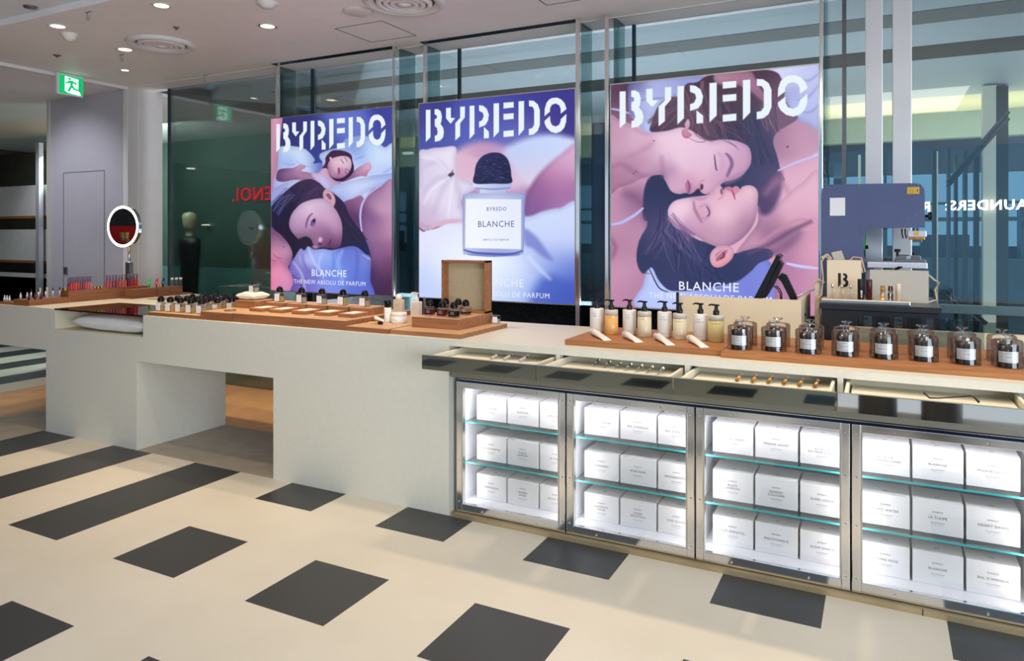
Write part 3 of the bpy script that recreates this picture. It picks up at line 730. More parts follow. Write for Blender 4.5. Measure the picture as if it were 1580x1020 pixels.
# pillow with one bottle
def pillow(name, label, cx, cy, z, a, b, h, parent_rot=0, mt='cotton', seed=1):
    rnd = random.Random(seed); vs = []; fs = []; n = 22
    for s in (1, -1):
        for i in range(n+1):
            for j in range(n+1):
                u = -1+2*i/n; v = -1+2*j/n
                e = (1-abs(u)**2.6)*(1-abs(v)**2.6)
                pin = 1-.09*(1-abs(u)**2)*(abs(v)**6)-.0
                zz = h/2+s*h/2*max(e, 0)**.36+.0022*math.sin(9*u+4*v+seed)*e
                vs.append((u*a*(1-.08*(1-v*v)*abs(u)**8), v*b*(1-.08*(1-u*u)*abs(v)**8), max(zz, 0)))
    for s in (0, 1):
        o = s*(n+1)**2
        for i in range(n):
            for j in range(n):
                q = (o+i*(n+1)+j, o+(i+1)*(n+1)+j, o+(i+1)*(n+1)+j+1, o+i*(n+1)+j+1)
                fs.append(q if s == 0 else q[::-1])
    o = MB().add(vs, fs, mt, True).build(name, None, (cx, cy, z), (0, 0, parent_rot))
    return tag(o, label, 'pillow')
pillow('small_pillow', 'small white cushion on the wooden riser under a single bottle', -3.918, 3.666, 1.0465, .086, .078, .056)
make_bottle('Perfume bottle with flat matte black cap standing on the small white cushion', (-3.898, 3.66, 1.0985), 'liq_clear', .6, wide=.062, labw=.48, wood_cap=True, hgt=.05)
# clear disc dishes lying on the short platform
x, y, _ = onz(355, 480, .995)
tag(MB().lathe([(.0, 0), (.035, 0), (.04, .006), (.038, .008), (.0, .003)], 'cloche_glass', 24, (x, y, .9955)).build('glass_dish'), 'shallow clear glass dish on the short wooden platform before the pillow', 'dish')
tag(MB().box(-4.05, -4.012, 3.43, 3.465, zt, zt+.03, 'walnut', .003).build('wooden_cube'), 'small walnut cube tucked behind the last front bottle of the cluster', 'wooden block')
# pillow, tubes and sunglasses in the niche
pillow('niche_pillow', 'large white pillow in the glass-topped niche of the counter', -4.98, 3.47, .7888, .42, .185, .125, 0, 'cotton_cool', 4)
for i, (px, py) in enumerate(((142, 489), (163, 489))):
    x, y, _ = onz(px, py, .87)
    tag(MB().tube([(x-.05, y-.05, .895), (x-.02, y-.01, .924), (x+.05, y+.05, .91)], [.012, .016, .008], 'bag_grey', 10).build('fabric_loop'), 'Beige fabric loop on the niche pillow, %s of two' % ('left', 'right')[i], 'fabric loop')
x, y, _ = onz(190, 489.5, .885)
tag(MB().lathe([(0, 0), (.04, .004), (.05, .018), (.035, .032), (0, .034)], 'black_matte', 16, (x, y, .896), sy=.7).lathe([(0, 0), (.03, .004), (.038, .016), (.02, .028), (0, .03)], 'black_matte', 14, (x+.085, y+.02, .894), sy=.7).tube([(x, y, .912), (x+.085, y+.02, .908)], .012, 'black_matte').build('leather_pouch'), 'black crumpled pouch resting on the niche pillow', 'pouch')

# ---------------------------------------------------------------- toiletries on the thin tray
z = .9672
t = thing('deodorant_spray', 'white spray can with black cap, left of the round white jar', 'spray can', onz(596, 497.5, z)[:2]+(z,))
t.location.y += .015
MB().lathe([(.0205, 0), (.022, .003), (.022, .09)], 'plastic_white', 24).text('BYREDO', .006, (0, 0, .075), 'print_grey', curve_r=.0221).text('BLANCHE', .006, (0, 0, .06), 'print_grey', curve_r=.0221).build('can', t)
MB().lathe([(.0215, .0905), (.0215, .128), (.019, .132), (0, .133)], 'black_gloss', 24).build('cap', t)
t = thing('cream_jar', 'wide round white cream jar in front of the cream bottles', 'jar', (-2.60, 3.575, z))
MB().lathe([(.046, 0), (.048, .003), (.048, .042)], 'plastic_white', 32).text('BYREDO', .006, (0, 0, .026), 'print_grey', curve_r=.0482).text('BODY CREAM', .005, (0, 0, .018), 'print_grey', curve_r=.0482).build('jar_body', t)
MB().lathe([(.0475, .043), (.0485, .044), (.0485, .060), (.046, .062), (0, .062)], 'plastic_white', 32).build('lid', t)
t = thing('body_oil_bottle', 'cream rectangular bottle with round white cap, behind the white jar', 'bottle', (-2.765, 3.80, z))
MB().box(-.033, .033, -.018, .018, 0, .115, 'plastic_cream', .006).text('BYREDO', .007, (0, -.0182, .082), 'print_grey').text('BLANCHE', .007, (0, -.0182, .07), 'print_grey').build('bottle_body', t)
MB().lathe([(.020, 0), (.022, .012), (.02, .024), (.013, .034), (0, .038)], 'plastic_white', 24, (0, 0, .1152)).build('cap', t)
def pump_head(m, z, mt, s=1):
    m.lathe([(.0155*s, z), (.0165*s, z+.004*s), (.0165*s, z+.022*s), (.010*s, z+.028*s), (.010*s, z+.04*s), (.0085*s, z+.042*s), (.0085*s, z+.05*s)], mt, 20)
    m.box(-.013*s, .016*s, -.009*s, .009*s, z+.049*s, z+.058*s, mt, .002)
    m.tube([(-.008*s, 0, z+.054*s), (-.028*s, 0, z+.056*s), (-.042*s, 0, z+.05*s)], [.006*s, .005*s, .0035*s], mt, 10)
    return m
t = thing('pump_bottle', 'white pump bottle with white nozzle, left of the open wooden box', 'pump bottle', (-2.615, 3.78, z))
MB().box(-.033, .033, -.02, .02, 0, .112, 'plastic_white', .006).text('BYREDO', .007, (0, -.0203, .078), 'print_grey').text('BODY LOTION', .006, (0, -.0203, .066), 'print_grey').build('bottle_body', t)
pump_head(MB(), .112, 'plastic_white', .95).build('pump', t)
def cream_tube(name, label, loc, ang, L, r, cap='plastic_white', body='plastic_white', grp=None):
    """lying tube: round cap end at origin, flattening along +x to a crimped flat end"""
    t = thing(name, label, 'tube', loc, ang, grp)
    n = 16; vs = []; fs = []; K = 9
    for k in range(K+1):
        u = k/K; x = .1*L+u*.9*L; ry = r*(1+.32*u); rz = r*(1-u)**.8+.0012
        for i in range(n):
            a = 2*PI*i/n; vs.append((x, ry*math.cos(a), rz+rz*math.sin(a)))
    for k in range(K):
        for i in range(n): fs.append((k*n+i, (k+1)*n+i, (k+1)*n+(i+1) % n, k*n+(i+1) % n))
    fs.append(tuple(range(n))); fs.append(tuple(K*n+i for i in reversed(range(n))))
    MB().add(vs, fs, body, True).build('tube_body', t)
    MB().tube([(-.0, 0, r), (.1*L, 0, r)], r*.97, cap, 20).build('cap', t)
    return t
x, y, _ = onz(577, 494.5, z); cream_tube('hand_cream_tube', 'white hand cream tube lying across the thin tray, left of the jar', (x, y, z), .05-.25, .11, .014)
x, y, _ = onz(570, 499, z)
t = thing('perfume_roll_on', 'gold and clear roll-on with black cap lying in front of the tray tube', 'roll-on', (x, y, z), -.12)
MB().tube([(0, 0, .006), (.075, 0, .006)], .006, 'liq_gold', 12).build('vial', t)
MB().tube([(.0755, 0, .0085), (.105, 0, .0085)], .0085, 'black_gloss', 14).build('cap', t)

# ---------------------------------------------------------------- open wooden box with the dark red bottles
bx = thing('wooden_display_box', 'wooden box base with its framed linen lid standing open behind red bottles', 'display box', (-2.42, 3.452, .9652))
MB().box(0, .315, 0, .40, 0, .0585, 'oak_side', .002).box(.003, .312, .003, .397, .0585, .060, 'oak_top').build('base', bx)
lx0, lx1, ly, lz0, lz1 = -.004, .312, .398, .062, .378
lid = MB(); f = .022; dpt = .075
lid.box(lx0, lx0+.012, ly-dpt, ly, lz0, lz1, 'oak_side', .001).box(lx1-.012, lx1, ly-dpt, ly, lz0, lz1, 'oak_side', .001).box(lx0, lx1, ly-dpt, ly, lz1-.012, lz1, 'oak_side', .001)
lid.box(lx0, lx1, ly-dpt, ly, lz0, lz0+.012, 'oak_side', .001).box(lx0, lx1, ly-.008, ly, lz0, lz1, 'oak_side')
lo = lid.build('lid', bx)
MB().box(lx0+.012, lx1-.012, ly-.011, ly-.0082, lz0+.012, lz1-.012, 'linen').build('linen_lining', lo)
MB().box(.28, .31, .385, .402, .0605, .066, 'brass_dull').build('hinge', bx)
zr = 1.0255
for i, (x, y, l, h, d) in enumerate(((-2.357, 3.545, 'liq_red', .85, 'leftmost in front'), (-2.262, 3.532, 'liq_red', .85, 'middle in front'), (-2.175, 3.520, 'liq_darkred', .8, 'rightmost in front, darkest'),
                                 (-2.345, 3.70, 'liq_clear', .6, 'left one behind'), (-2.262, 3.71, 'liq_clear', .6, 'middle one behind'), (-2.186, 3.67, 'liq_darkred', .35, 'right one behind, nearly empty'))):
    make_bottle('Dome-capped bottle on the wooden box base, %s' % d, (x, y, zr), l, h, wide=.062 if i < 3 else .058, hgt=.05, deep=.04, lab=False, red=True, group='bottles on the wooden box base', cap_s=.95)
tag(MB().box(-.025, .025, -.018, .018, 0, .052, 'bottle_glass', .004).box(-.021, .021, -.0145, .0145, .006, .03, 'liq_clear', .002).box(-.012, .02, -.0188, -.0182, .01, .045, 'white_paper').build('perfume_bottle', None, (-2.055, 3.80, .9652)), 'small square bottle without cap, right of the open box lid', 'perfume bottle')
# ================================================================ left arm: lip colours, pencils, mirror
def rise(name, label, x0, x1, y0, y1, z0, z1, top='walnut_y'):
    return block(name, label, x0, x1, y0, y1, z0, z1, 'walnut_y', top, None)
XR = -5.965
zl = ony(106, 448.5, 3.62)[2]
rise('lip_colour_stand', 'long tall walnut stand holding the two groups of lip colours', XR-.13, XR, 3.62, 4.345, CT+.0004, 1.035)
rise('pencil_stand', 'low walnut stand holding the eyeliner pencils at the left end', XR-.20, XR+.02, 3.30, 3.612, CT+.0004, .985)
rise('small_stand', 'very low walnut stand cut by the left edge of the photo', XR-.42, XR-.205, 3.30, 3.60, CT+.0004, .957)
base = block('wooden_tray', 'thin walnut base tray under the three stands of coloured candles', -5.95, -5.80, 4.058, 4.694, CT+.0004, .95, 'walnut_y', 'walnut_y', cat='tray')
for i, (a, b) in enumerate(((4.092, 4.337), (4.342, 4.47), (4.475, 4.605))):
    rise('candle_stand', 'Walnut block, %s of three under the coloured sticks' % ('nearest', 'middle', 'farthest')[i], -5.93, -5.83, a, b, .9505, 1.02)
zt = 1.0355
def gloss(i, x, y, grp, lb):
    t = thing('lip_gloss', lb, 'lip colour', (x, y, zt), 0, grp)
    mt = 'gloss_%s' % 'abcdefghij'[i % 10]
    MB().box(-.0078, .0078, -.0078, .0078, 0, .062, mt, .0015).build('tube', t)
    MB().lathe([(.0045, .062), (.0045, .068), (.007, .069), (.007, .112), (0, .113)], 'cap_lilac', 12).build('cap', t)
for i in range(10):
    gloss(i, XR-.035, 3.642+i*.0205, 'lip colours left of the gold pots', 'Red lip colour with grey cap, %s from left in the left group' % ORD[i])
for i in range(11):
    gloss(i+3, XR-.035, 3.975+i*.0285, 'lip colours right of the gold pots', 'Red lip colour with grey cap, %s from left in the right group' % ORD[i])
def pot(x, y, z, lb, r=.016, h=.022):
    tag(MB().lathe([(r, 0), (r*1.02, h*.4), (r*.9, h*.5), (r*1.02, h*.6), (r, h), (0, h)], 'gold', 16, (x, y, z)).build('gold_pot'), lb, 'pot', 'small gold pots on the walnut stands')
pot(XR-.09, 3.64, zt, 'Small gold pot at the left corner of the lip colour stand'); pot(XR-.06, 3.63, zt, 'Small gold pot just left of the first lip colour')
for i, (yy, w_) in enumerate(((3.868, 'left'), (3.897, 'middle'), (3.928, 'right'))): pot(XR-.035, yy, zt, 'Small gold pot between the lip colour groups, %s of three' % w_, .012)
pot(-5.87, 4.405, 1.0205, 'Small gold pot between the red and blue sticks', .011)
for i, (yy, mt, c) in enumerate(((4.295, 'candle_green', 'green'), (4.368, 'candle_red', 'red'), (4.435, 'candle_blue', 'dark blue'))):
    m = MB(); n = 8
    m.tube([(0, 0, 0), (0, 0, .03), (0, .003, .06), (0, .009, .075), (0, .016, .086)], [.014, .013, .010, .007, .003], mt, 14)
    tag(m.build('lipstick_bullet', None, (-5.88, yy, 1.0205)), 'Curved pointed %s colour stick standing on the walnut blocks' % c, 'colour stick')
for i, (px, py) in enumerate(((267, 441), (274, 441), (283, 446))):
    yy = 4.525+.036*i
    t = thing('clear_vial', 'Clear vial with white cap, %s of three on the farthest walnut block' % ('left', 'middle', 'right')[i], 'vial', (-5.87+.012*i, yy, 1.0205), 0, 'clear vials with white caps')
    MB().lathe([(.014, 0), (.014, .055), (.010, .06)], 'bottle_glass', 16).build('glass', t)
    MB().lathe([(.013, .0605), (.013, .078), (0, .079)], 'plastic_white', 16).build('cap', t)
zp = .9855
PN = [(53, 0), (66, 1), (76, 0), (90, 1)]
for i in range(5):
    yy = 3.36+i*.056
    t = thing('eyeliner_pencil', 'Clear eyeliner with long black point, %s from left' % ORD[i], 'eyeliner', (XR-.06, yy, zp), 0, 'standing eyeliners with black points')
    MB().lathe([(.0065, 0), (.0065, .055), (.005, .058)], 'aluminium_light', 12).build('barrel', t)
    MB().lathe([(.006, .0585), (.005, .068), (.002, .082), (0, .092)], 'black_matte', 12).build('point', t)
for i in range(3):
    tag(MB().lathe([(.008, 0), (.009, .02), (.006, .035), (0, .052)], 'burgundy', 12, (XR-.03, 3.325+i*.047, zp)).build('lip_balm'), 'Short dark plum pencil tip, %s from left in front of the eyeliners' % ORD[i], 'lip pencil', 'short dark pencils')
for i in range(2):
    tag(MB().box(-.006, .006, -.006, .006, 0, .085, 'plastic_cream', .002).build('cream_stick', None, (XR-.10, 3.45+i*.055, zp)), 'Cream coloured stick between the eyeliners, %s one' % ('left', 'right')[i], 'cosmetic stick', 'cream sticks')
for i in range(5):
    tag(MB().lathe([(.009, 0), (.009, .03), (.005, .036), (.004, .05), (0, .052)], 'aluminium_light', 12, (XR-.235-.035*i if i > 1 else XR-.15, 3.33 if i > 1 else 3.33+.05*i, .9572 if i > 1 else zp)).build('clear_tester'), 'Short silvery tester tube, %s from right at the far left of counter' % ORD[i], 'tester', 'short silvery testers')

# round lit mirror
mz = 1.577; my = 4.36
mx = ony(190, 350, my)[0]
mr = thing('vanity_mirror', 'round mirror with glowing white ring on a chrome arm above the lip colours', 'mirror', (mx, my, 0), 0)
ang = math.radians(7)
def disc(rx, prof, mt, name, parent=mr, off=0):
    o = MB().lathe(prof, mt, 64, smooth=False).build(name, parent)
    o.rotation_euler = (math.radians(90), 0, ang); o.location = (0, 0, mz); return o
R = .198
disc(0, [(R, -.03), (R, .0), (R*.99, .006), (0, .006)][:3]+[(0, .0)], 'chrome', 'rim')
disc(0, [(R*.985, .0015), (R*.985, .006), (R*.86, .006), (R*.86, .0015)], 'led_ring', 'light_ring')
disc(0, [(R*.86, .0015), (R*.86, .0058), (0, .0058)], 'mirror', 'mirror_disc')
MB().tube([(.045, .03, mz-R+.01), (.045, .03, 1.22)], .011, 'chrome', 14).build('arm', mr)
MB().box(.015, .075, .01, .05, .941, 1.24, 'grey_metal', .004).build('clamp', mr)
MB().box(-.01, .05, .02, .07, mz-.02, mz+.01, 'chrome', .003).build('hinge', mr)
# ================================================================ right-hand counter goods
PZ = ony(868, 527.7, 3.40)[2]
zP = .967
block('wooden_board', 'left oak board on the counter carrying pump bottles and white tubes', -1.432, -.652, 3.388, 3.97, CT+.0004, zP, 'oak_plank', 'oak_plank', cat='board')
block('wooden_board', 'right oak board on the counter carrying the black candles', -.649, 1.4, 3.36, 3.97, CT+.0004, zP, 'oak_plank', 'oak_plank', cat='board')
zP += .0002
def pump_bottle(px0, px1, pyb, label, grp, kind, lines):
    x, y, _ = onz((px0+px1)/2, pyb-2, zP)
    d = -math.sin(TH)*x+math.cos(TH)*y
    r = (px1-px0)/2/FPX*d*.96
    y += r
    t = thing('pump_bottle', label, 'pump bottle', (x, y, zP), 0, grp)
    hb = .132
    if kind == 'white': MB().lathe([(r*.94, 0), (r, .003), (r, hb-.004), (r*.95, hb)], 'plastic_white', 32).build('bottle_body', t)
    else:
        fill = {'wash_amber': .78, 'wash_clear': .80, 'wash_gold': .80}[kind]
        MB().lathe([(r*.94, 0), (r, .003), (r, hb*fill)], kind, 32).build('bottle_body', t)
        MB().lathe([(r, hb*fill+.0003), (r, hb-.004), (r*.95, hb)], 'wash_top', 32).build('upper_body', t)
    m = MB(); rr = r+.0004
    m.text('BYREDO', .0065, (0, 0, hb*.80), 'print_grey', curve_r=rr).text(lines, .0085, (0, 0, hb*.70), 'print_grey', curve_r=rr).text('SAVON MAINS' if kind != 'white' else 'LOTION MAINS', .0045, (0, 0, hb*.16), 'print_grey', curve_r=rr)
    m.build('lettering', t)
    pump_head(MB(), hb, 'black_plastic', .92).build('pump', t)
    return t
PBX = [(906, 928.5, 516, 'white', 'SUEDE', 'White'), (928.7, 950.7, 519, 'wash_amber', 'SUEDE', 'Amber'),
       (957, 979, 519, 'white', 'ROSE', 'White'), (979.8, 1002.4, 522.5, 'wash_clear', 'ROSE', 'Translucent'),
       (1011, 1034, 523, 'white', 'VETYVER', 'White'), (1035, 1057.5, 526.5, 'wash_clear', 'VETYVER', 'Translucent'),
       (1066.5, 1090, 527.5, 'white', 'TULIPMANIA', 'White'), (1090.3, 1115, 530.5, 'wash_gold', 'TULIPMANIA', 'Pale gold')]
PB = []
for i, (a, b, c, k, n, wd) in enumerate(PBX):
    PB.append(pump_bottle(a, b, c, '%s hand pump bottle with black pump, %s pair from the left' % (wd, ORD[i//2]) if i not in (1, 7) else ('Amber hand soap bottle with black pump, the leftmost soap' if i == 1 else 'Pale gold hand soap bottle with black pump, beside the candles'), 'pump bottles on the oak board', k, n))
for i, (a, b, c, d) in enumerate(((914, 517, 944, 527), (964, 521, 993, 530), (1013, 524, 1042, 534.5), (1064, 527, 1094, 538))):
    x0, y0, _ = onz(a, b, zP); x1, y1, _ = onz(c-6, d-1, zP)
    cream_tube('hand_cream_tube', 'White hand cream tube lying on the oak board, %s from left' % ORD[i], (x0, y0, zP), math.atan2(y1-y0, x1-x0), math.hypot(x1-x0, y1-y0)*.98, .0175, grp='hand cream tubes on the oak board')
# candles under glass cloches
CN = ['CHAI', 'COTTON POPLIN', 'BIBLIOTHEQUE', 'TREE HOUSE', 'BURNING ROSE', 'WOODS', 'ALTAR', 'AMBRE']
FC = [(1139, 538.5), (1192, 541), (1246, 545), (1303.5, 549), (1363.5, 553), (1426, 557), (1491.5, 562), (1557, 567)]
def candle(x, y, label, grp, name, front=True):
    t = thing('candle', label, 'candle', (x, y, zP), 0, grp)
    r = .0375; h = .088
    MB().lathe([(r*.9, 0), (r*.98, .003), (r, .01), (r, h), (r*.93, h), (r*.93, h-.012), (0, h-.013)], 'dark_wax', 36).build('glass', t)
    m = MB(); n = 12; ri = r+.0004; a0 = 1.08
    vs = []; fs = []
    for i in range(n+1):
        a = -a0+2*a0*i/n
        vs += [(ri*math.sin(a), -ri*math.cos(a), .022), (ri*math.sin(a), -ri*math.cos(a), .066)]
    for i in range(n): fs.append((2*i, 2*i+2, 2*i+3, 2*i+1))
    m.add(vs, fs, 'white_paper')
    if front:
        m.text('BYREDO', .006, (0, 0, .058), 'print_grey', curve_r=ri+.0003).text(name, .0065, (0, 0, .044), 'print_grey', curve_r=ri+.0003).text('BOUGIE PARFUMEE', .0045, (0, 0, .028), 'print_grey', curve_r=ri+.0003)
    m.build('label', t)
    t.rotation_euler.z = .0
    return t
def cloche(x, y, label, grp):
    t = thing('glass_cloche', label, 'cloche', (x, y, zP), 0, grp)
    R_ = .0555; hh = .112
    MB().lathe([(R_+.001, .0), (R_, .003), (R_, hh*.86), (R_*.97, hh*.93), (R_*.86, hh*.975), (R_*.5, hh*1.0), (.010, hh*1.02)], 'cloche_glass', 40, close=True).build('dome', t)
    MB().lathe([(.012, hh*1.0), (.008, hh*1.06), (.009, hh*1.10), (.0215, hh*1.15), (.0225, hh*1.18), (.0215, hh*1.20), (0, hh*1.205)], 'cloche_glass', 24).build('knob', t)
    return t
WS = ['first', 'second', 'third', 'fourth', 'fifth', 'sixth', 'seventh', 'eighth']
FP = []
for i, (px, py) in enumerate(FC):
    x, y, _ = onz(px, py+1.5, zP); y += .036; FP.append((x, y))
cp = None
for i, (x, y) in enumerate(FP):
    candle(x, y, 'Black glass candle, %s from left in the front row' % WS[i], 'candles in the front row', CN[i])
    lb = 'Glass cloche over the %s candle from left, front row' % WS[i]
    if cp is None: cp = cloche(x-.0, y+.006, lb, 'glass cloches in the front row')
    else: clone(cp, (x, y+.006, zP), 0, lb)
kp = None
for i, (x, y) in enumerate(FP):
    bxx = x+.0; by = y+.155
    lb = 'Black candle behind the %s front candle from left, back row' % WS[i]
    if kp is None: kp = candle(bxx, by, lb, 'candles in the back row', '', False)
    else: clone(kp, (bxx, by, zP), .0, lb, 'candles in the back row')
    clone(cp, (bxx, by+.004, zP), 0, 'Glass cloche behind the %s front cloche from left, back row' % WS[i], 'glass cloches in the back row')
# low clear screen at the back of the counter, cream box behind
x0 = ony(1323, 490, 4.08)[0]; x1 = ony(1519, 500, 4.08)[0]
z1 = ony(1323, 486.5, 4.08)[2]
tag(MB().box(x0, x1, 4.078, 4.084, CT, z1, 'screen_glass').build('clear_screen'), 'low clear glass screen standing behind the candles', 'screen')
x0 = ony(1310, 520, 4.14)[0]; x1 = 1.1; z1 = ony(1453, 508, 4.14)[2]
tag(MB().box(x0, x1, 4.13, 4.19, 0, min(z1, 1.02), 'cream_panel').build('back_panel'), 'low cream panel behind the glass cloches at right', 'panel')

# ================================================================ till desk with monitor
x0 = ony(1049, 456, 4.14)[0]; x1 = ony(1236.4, 463, 4.14)[0]; z1 = ony(1049, 456, 4.14)[2]
td = MB(); T = .018
td.box(x0, x1, 4.13, 4.13+T, 0, z1, 'cream_panel').box(x1-T, x1, 4.13+T, 4.70, 0, z1, 'cream_panel').box(x0, x0+T, 4.13+T, 4.70, 0, z1-.10, 'cream_panel').box(x0+T, x1-T, 4.13+T, 4.70, 0, z1-.10, 'cream_panel')
tag(td.build('till_desk'), 'cream till desk with raised edge in front of the third poster', 'desk')
tag(MB().box(x0-.014, x0-.002, 4.11, 4.13, CT, z1+.02, 'black_matte').build('black_upright'), 'thin black upright at the left corner of the cream till desk', 'upright')
yS = 4.42
mo = thing('till_monitor', 'black till monitor seen edge-on, leaning left on the cream desk', 'monitor', ony(1222, 463, yS)[:2]+(z1-.10,), math.radians(4))
def L(px, py):
    X, _, Z = ony(px, py, yS); return X-mo.location.x, Z-mo.location.z
a = L(1167, 457); b = L(1201, 392); c = L(1207, 395); d = L(1176, 459)
MB().prism([a, b, c, d], -.17, .17, 'black_plastic', 'y').build('screen', mo)
c2 = L(1205, 402); c3 = L(1209, 408); c4 = L(1194, 440); d2 = L(1184, 457); d3 = L(1176, 458)
MB().prism([c2, c3, c4, d2, d3], -.11, .11, 'black_matte', 'y').build('screen_back', mo)
MB().prism([L(1200, 428), L(1206, 421), L(1214, 424), L(1230, 458), L(1229, 478), L(1219, 478), L(1219, 460), L(1206, 434)], -.035, .035, 'black_plastic', 'y').build('stand_arm', mo)
bx0, bz0 = L(1222, 478)
MB().box(bx0-.10, bx0+.08, -.11, .11, 0, .012, 'black_plastic', .003).build('stand_base', mo)
for i in (0, 1):
    p = [L(1194+i*3, 441), L(1200+i*3, 446), L(1204+i*2, 453), L(1205+i, 468)]
    MB().tube([(q[0], .02*i, q[1]) for q in p], .0035, 'black_matte', 6).build('cable', mo)
p = [ony(1229, 459, 4.5), ony(1242, 451, 4.5), ony(1256, 446, 4.5), ony(1266, 444, 4.5)]
tag(MB().tube([(q[0], q[1], q[2]+.0) for q in p], .006, 'aluminium_light', 8).build('grey_cable'), 'pale grey cable bridging from the monitor to the paper bag', 'cable')

# ================================================================ black desk with embossing press, tray and bags
DY = 4.24; DX0, DX1 = ony(1264, 464, DY)[0], ony(1452.8, 475.3, DY)[0]; DZ = ony(1452.8, 475.3, DY)[2]
dk = MB().box(DX0, DX1, DY, 4.94, DZ-.03, DZ-.001, 'desk_black').box(DX0+.001, DX1-.001, DY+.001, 4.939, DZ-.001, DZ, 'desk_black_top').box(DX0+.01, DX1-.008, DY+.008, 4.93, 0, DZ-.034, 'desk_black')
tag(dk.build('black_desk'), 'black desk behind the candles carrying the press and paper bags', 'desk')
PYY = 4.62
X0p = ony(1267, 400, PYY)[0]
pr = thing('hot_foil_press', 'large blue-grey C-shaped embossing press standing on the black desk', 'press', (X0p, PYY, DZ))
def P(px, py, y=PYY):
    X, _, Z = ony(px, py, y); return X-X0p, Z-DZ
ol = [(1267, 300), (1269, 292), (1275, 286.5), (1283, 284.5), (1410, 282.5), (1420, 284), (1425, 289), (1427, 296), (1427, 351), (1352, 352), (1344, 353.5), (1337, 358), (1333, 364), (1332, 371), (1332, 396), (1334, 402), (1339, 406), (1348, 408), (1348, 416), (1334, 418), (1320, 424), (1320, 470), (1267, 470)]
pts = [P(*q) for q in ol]; pts = [(a, max(b, .0005)) for a, b in pts]
MB().prism(pts, 0, .15, 'machine_blue', 'y').build('frame', pr)
m = MB()
for q in ((1268.5, 296), (1268.5, 303), (1276, 288.5), (1285, 287), (1324, 286), (1365, 284.5), (1406, 284), (1416, 285.5), (1422, 289), (1425, 298), (1268.5, 341), (1268.5, 378), (1295, 347), (1344.5, 347), (1330, 354), (1400, 327.5), (1412, 333), (1400, 339)):
    x, z = P(*q); m.lathe([(0, 0), (.004, 0), (.004, .003), (0, .003)], 'grey_metal', 8, (x, 0, z)) if 0 else m.box(x-.004, x+.004, -.004, 0, z-.004, z+.004, 'grey_metal', .001)
m.build('bolts', pr)
def plate(m, a, b, c, d, mt, y0=-.003, y1=-.0002):
    x0, z0 = P(a, d); x1, z1 = P(c, b); m.box(x0, x1, y0, y1, z0, z1, mt); return m
plate(MB(), 1280.5, 305, 1304, 333, 'white_paper').build('white_plate', pr)
m = plate(MB(), 1399.5, 288.5, 1418.5, 299.5, 'yellow_label')
x, z = P(1416, 294); m.box(x-.003, x+.001, -.0035, -.003, z-.008, z+.008, 'print_black')
for k in range(4): x, z = P(1407, 291+2.2*k); m.box(x-.018, x+.012, -.0034, -.003, z-.0012, z+.0012, 'horn_gold')
m.build('warning_label', pr)
x, z = P(1427, 333); m = MB().tube([(x-.01, .06, z), (x+.02, .06, z)], .008, 'black_matte', 12).tube([(x+.02, .06, z), (x+.036, .06, z)], .022, 'black_matte', 12); m.build('knob', pr)
x0, z0 = P(1401, 369); x1, z1 = P(1430, 356)
MB().box(x0, x1, .02, .14, z0+.012, z1, 'aluminium_light', .003).box(x0+.008, x1-.008, .02, .14, z0-.004, z0+.012, 'horn_gold', .002).box(x0+.03, x0+.055, .018, .02, z0+.02, z0+.042, 'yellow_label').build('heated_head', pr)
x0, z0 = P(1409, 374); x1, z1 = P(1423, 369); MB().box(x0, x1, .04, .12, z0, z1, 'grey_metal', .002).build('die_holder', pr)
m = MB()
for q in (1392, 1397): x, z = P(q, 353); x2, z2 = P(q+2, 368); m.tube([(x, .05, z), (x, .05, (z+z2)/2), (x2, .05, z2)], .004, 'black_matte', 6)
for q in (1411, 1417): x, z = P(q, 352); x2, z2 = P(q, 356.5); m.tube([(x, .08, z), (x, .08, z2)], .006, 'grey_metal', 8)
m.build('guide_rods', pr)
x0, z0 = P(1338, 413); x1, z1 = P(1431, 405.5); MB().box(x0, x1, -.02, .17, z0, z1, 'aluminium_light', .004).build('bed', pr)
x0, z0 = P(1381, 406); x1, z1 = P(1429, 401); MB().box(x0, x1, -.01, .16, z0, z1, 'grey_metal', .003).build('work_table', pr)
x0, z0 = P(1383, 401); x1, z1 = P(1400, 396); m = MB().box(x0, x1, .02, .14, z0, z1, 'grey_metal', .003); x0, z0 = P(1407, 401); x1, z1 = P(1421, 395); m.box(x0, x1, .02, .14, z0, z1, 'grey_metal', .002); m.build('clamps', pr)
x, z = P(1385, 396); m = MB().tube([(x, .06, z), (x, .06, z+.03)], .007, 'black_matte', 10).tube([(x, .06, z+.025), (x, .06, z+.042)], .016, 'black_matte', 12).tube([(x, .06, z+.008), (x+.06, .06, z+.006)], .003, 'black_matte', 6); m.build('side_knob', pr)
x, z = P(1332, 382); MB().tube([(x-.01, .05, z), (x+.025, .05, z+.002)], .011, 'black_matte', 10).build('switch', pr)
x, z = P(1333, 372); MB().box(x-.002, x+.004, .02, .04, z-.05, z+.04, 'candle_green').build('green_strip', pr)
m = MB()
for k in (0, 4): a_, b_ = P(1347+k, 434+k*.3), P(1388+k, 411); m.tube([(a_[0], -.03, a_[1]), (b_[0], -.03, b_[1])], .004, 'horn_dark', 8)
m.build('support_rods', pr)
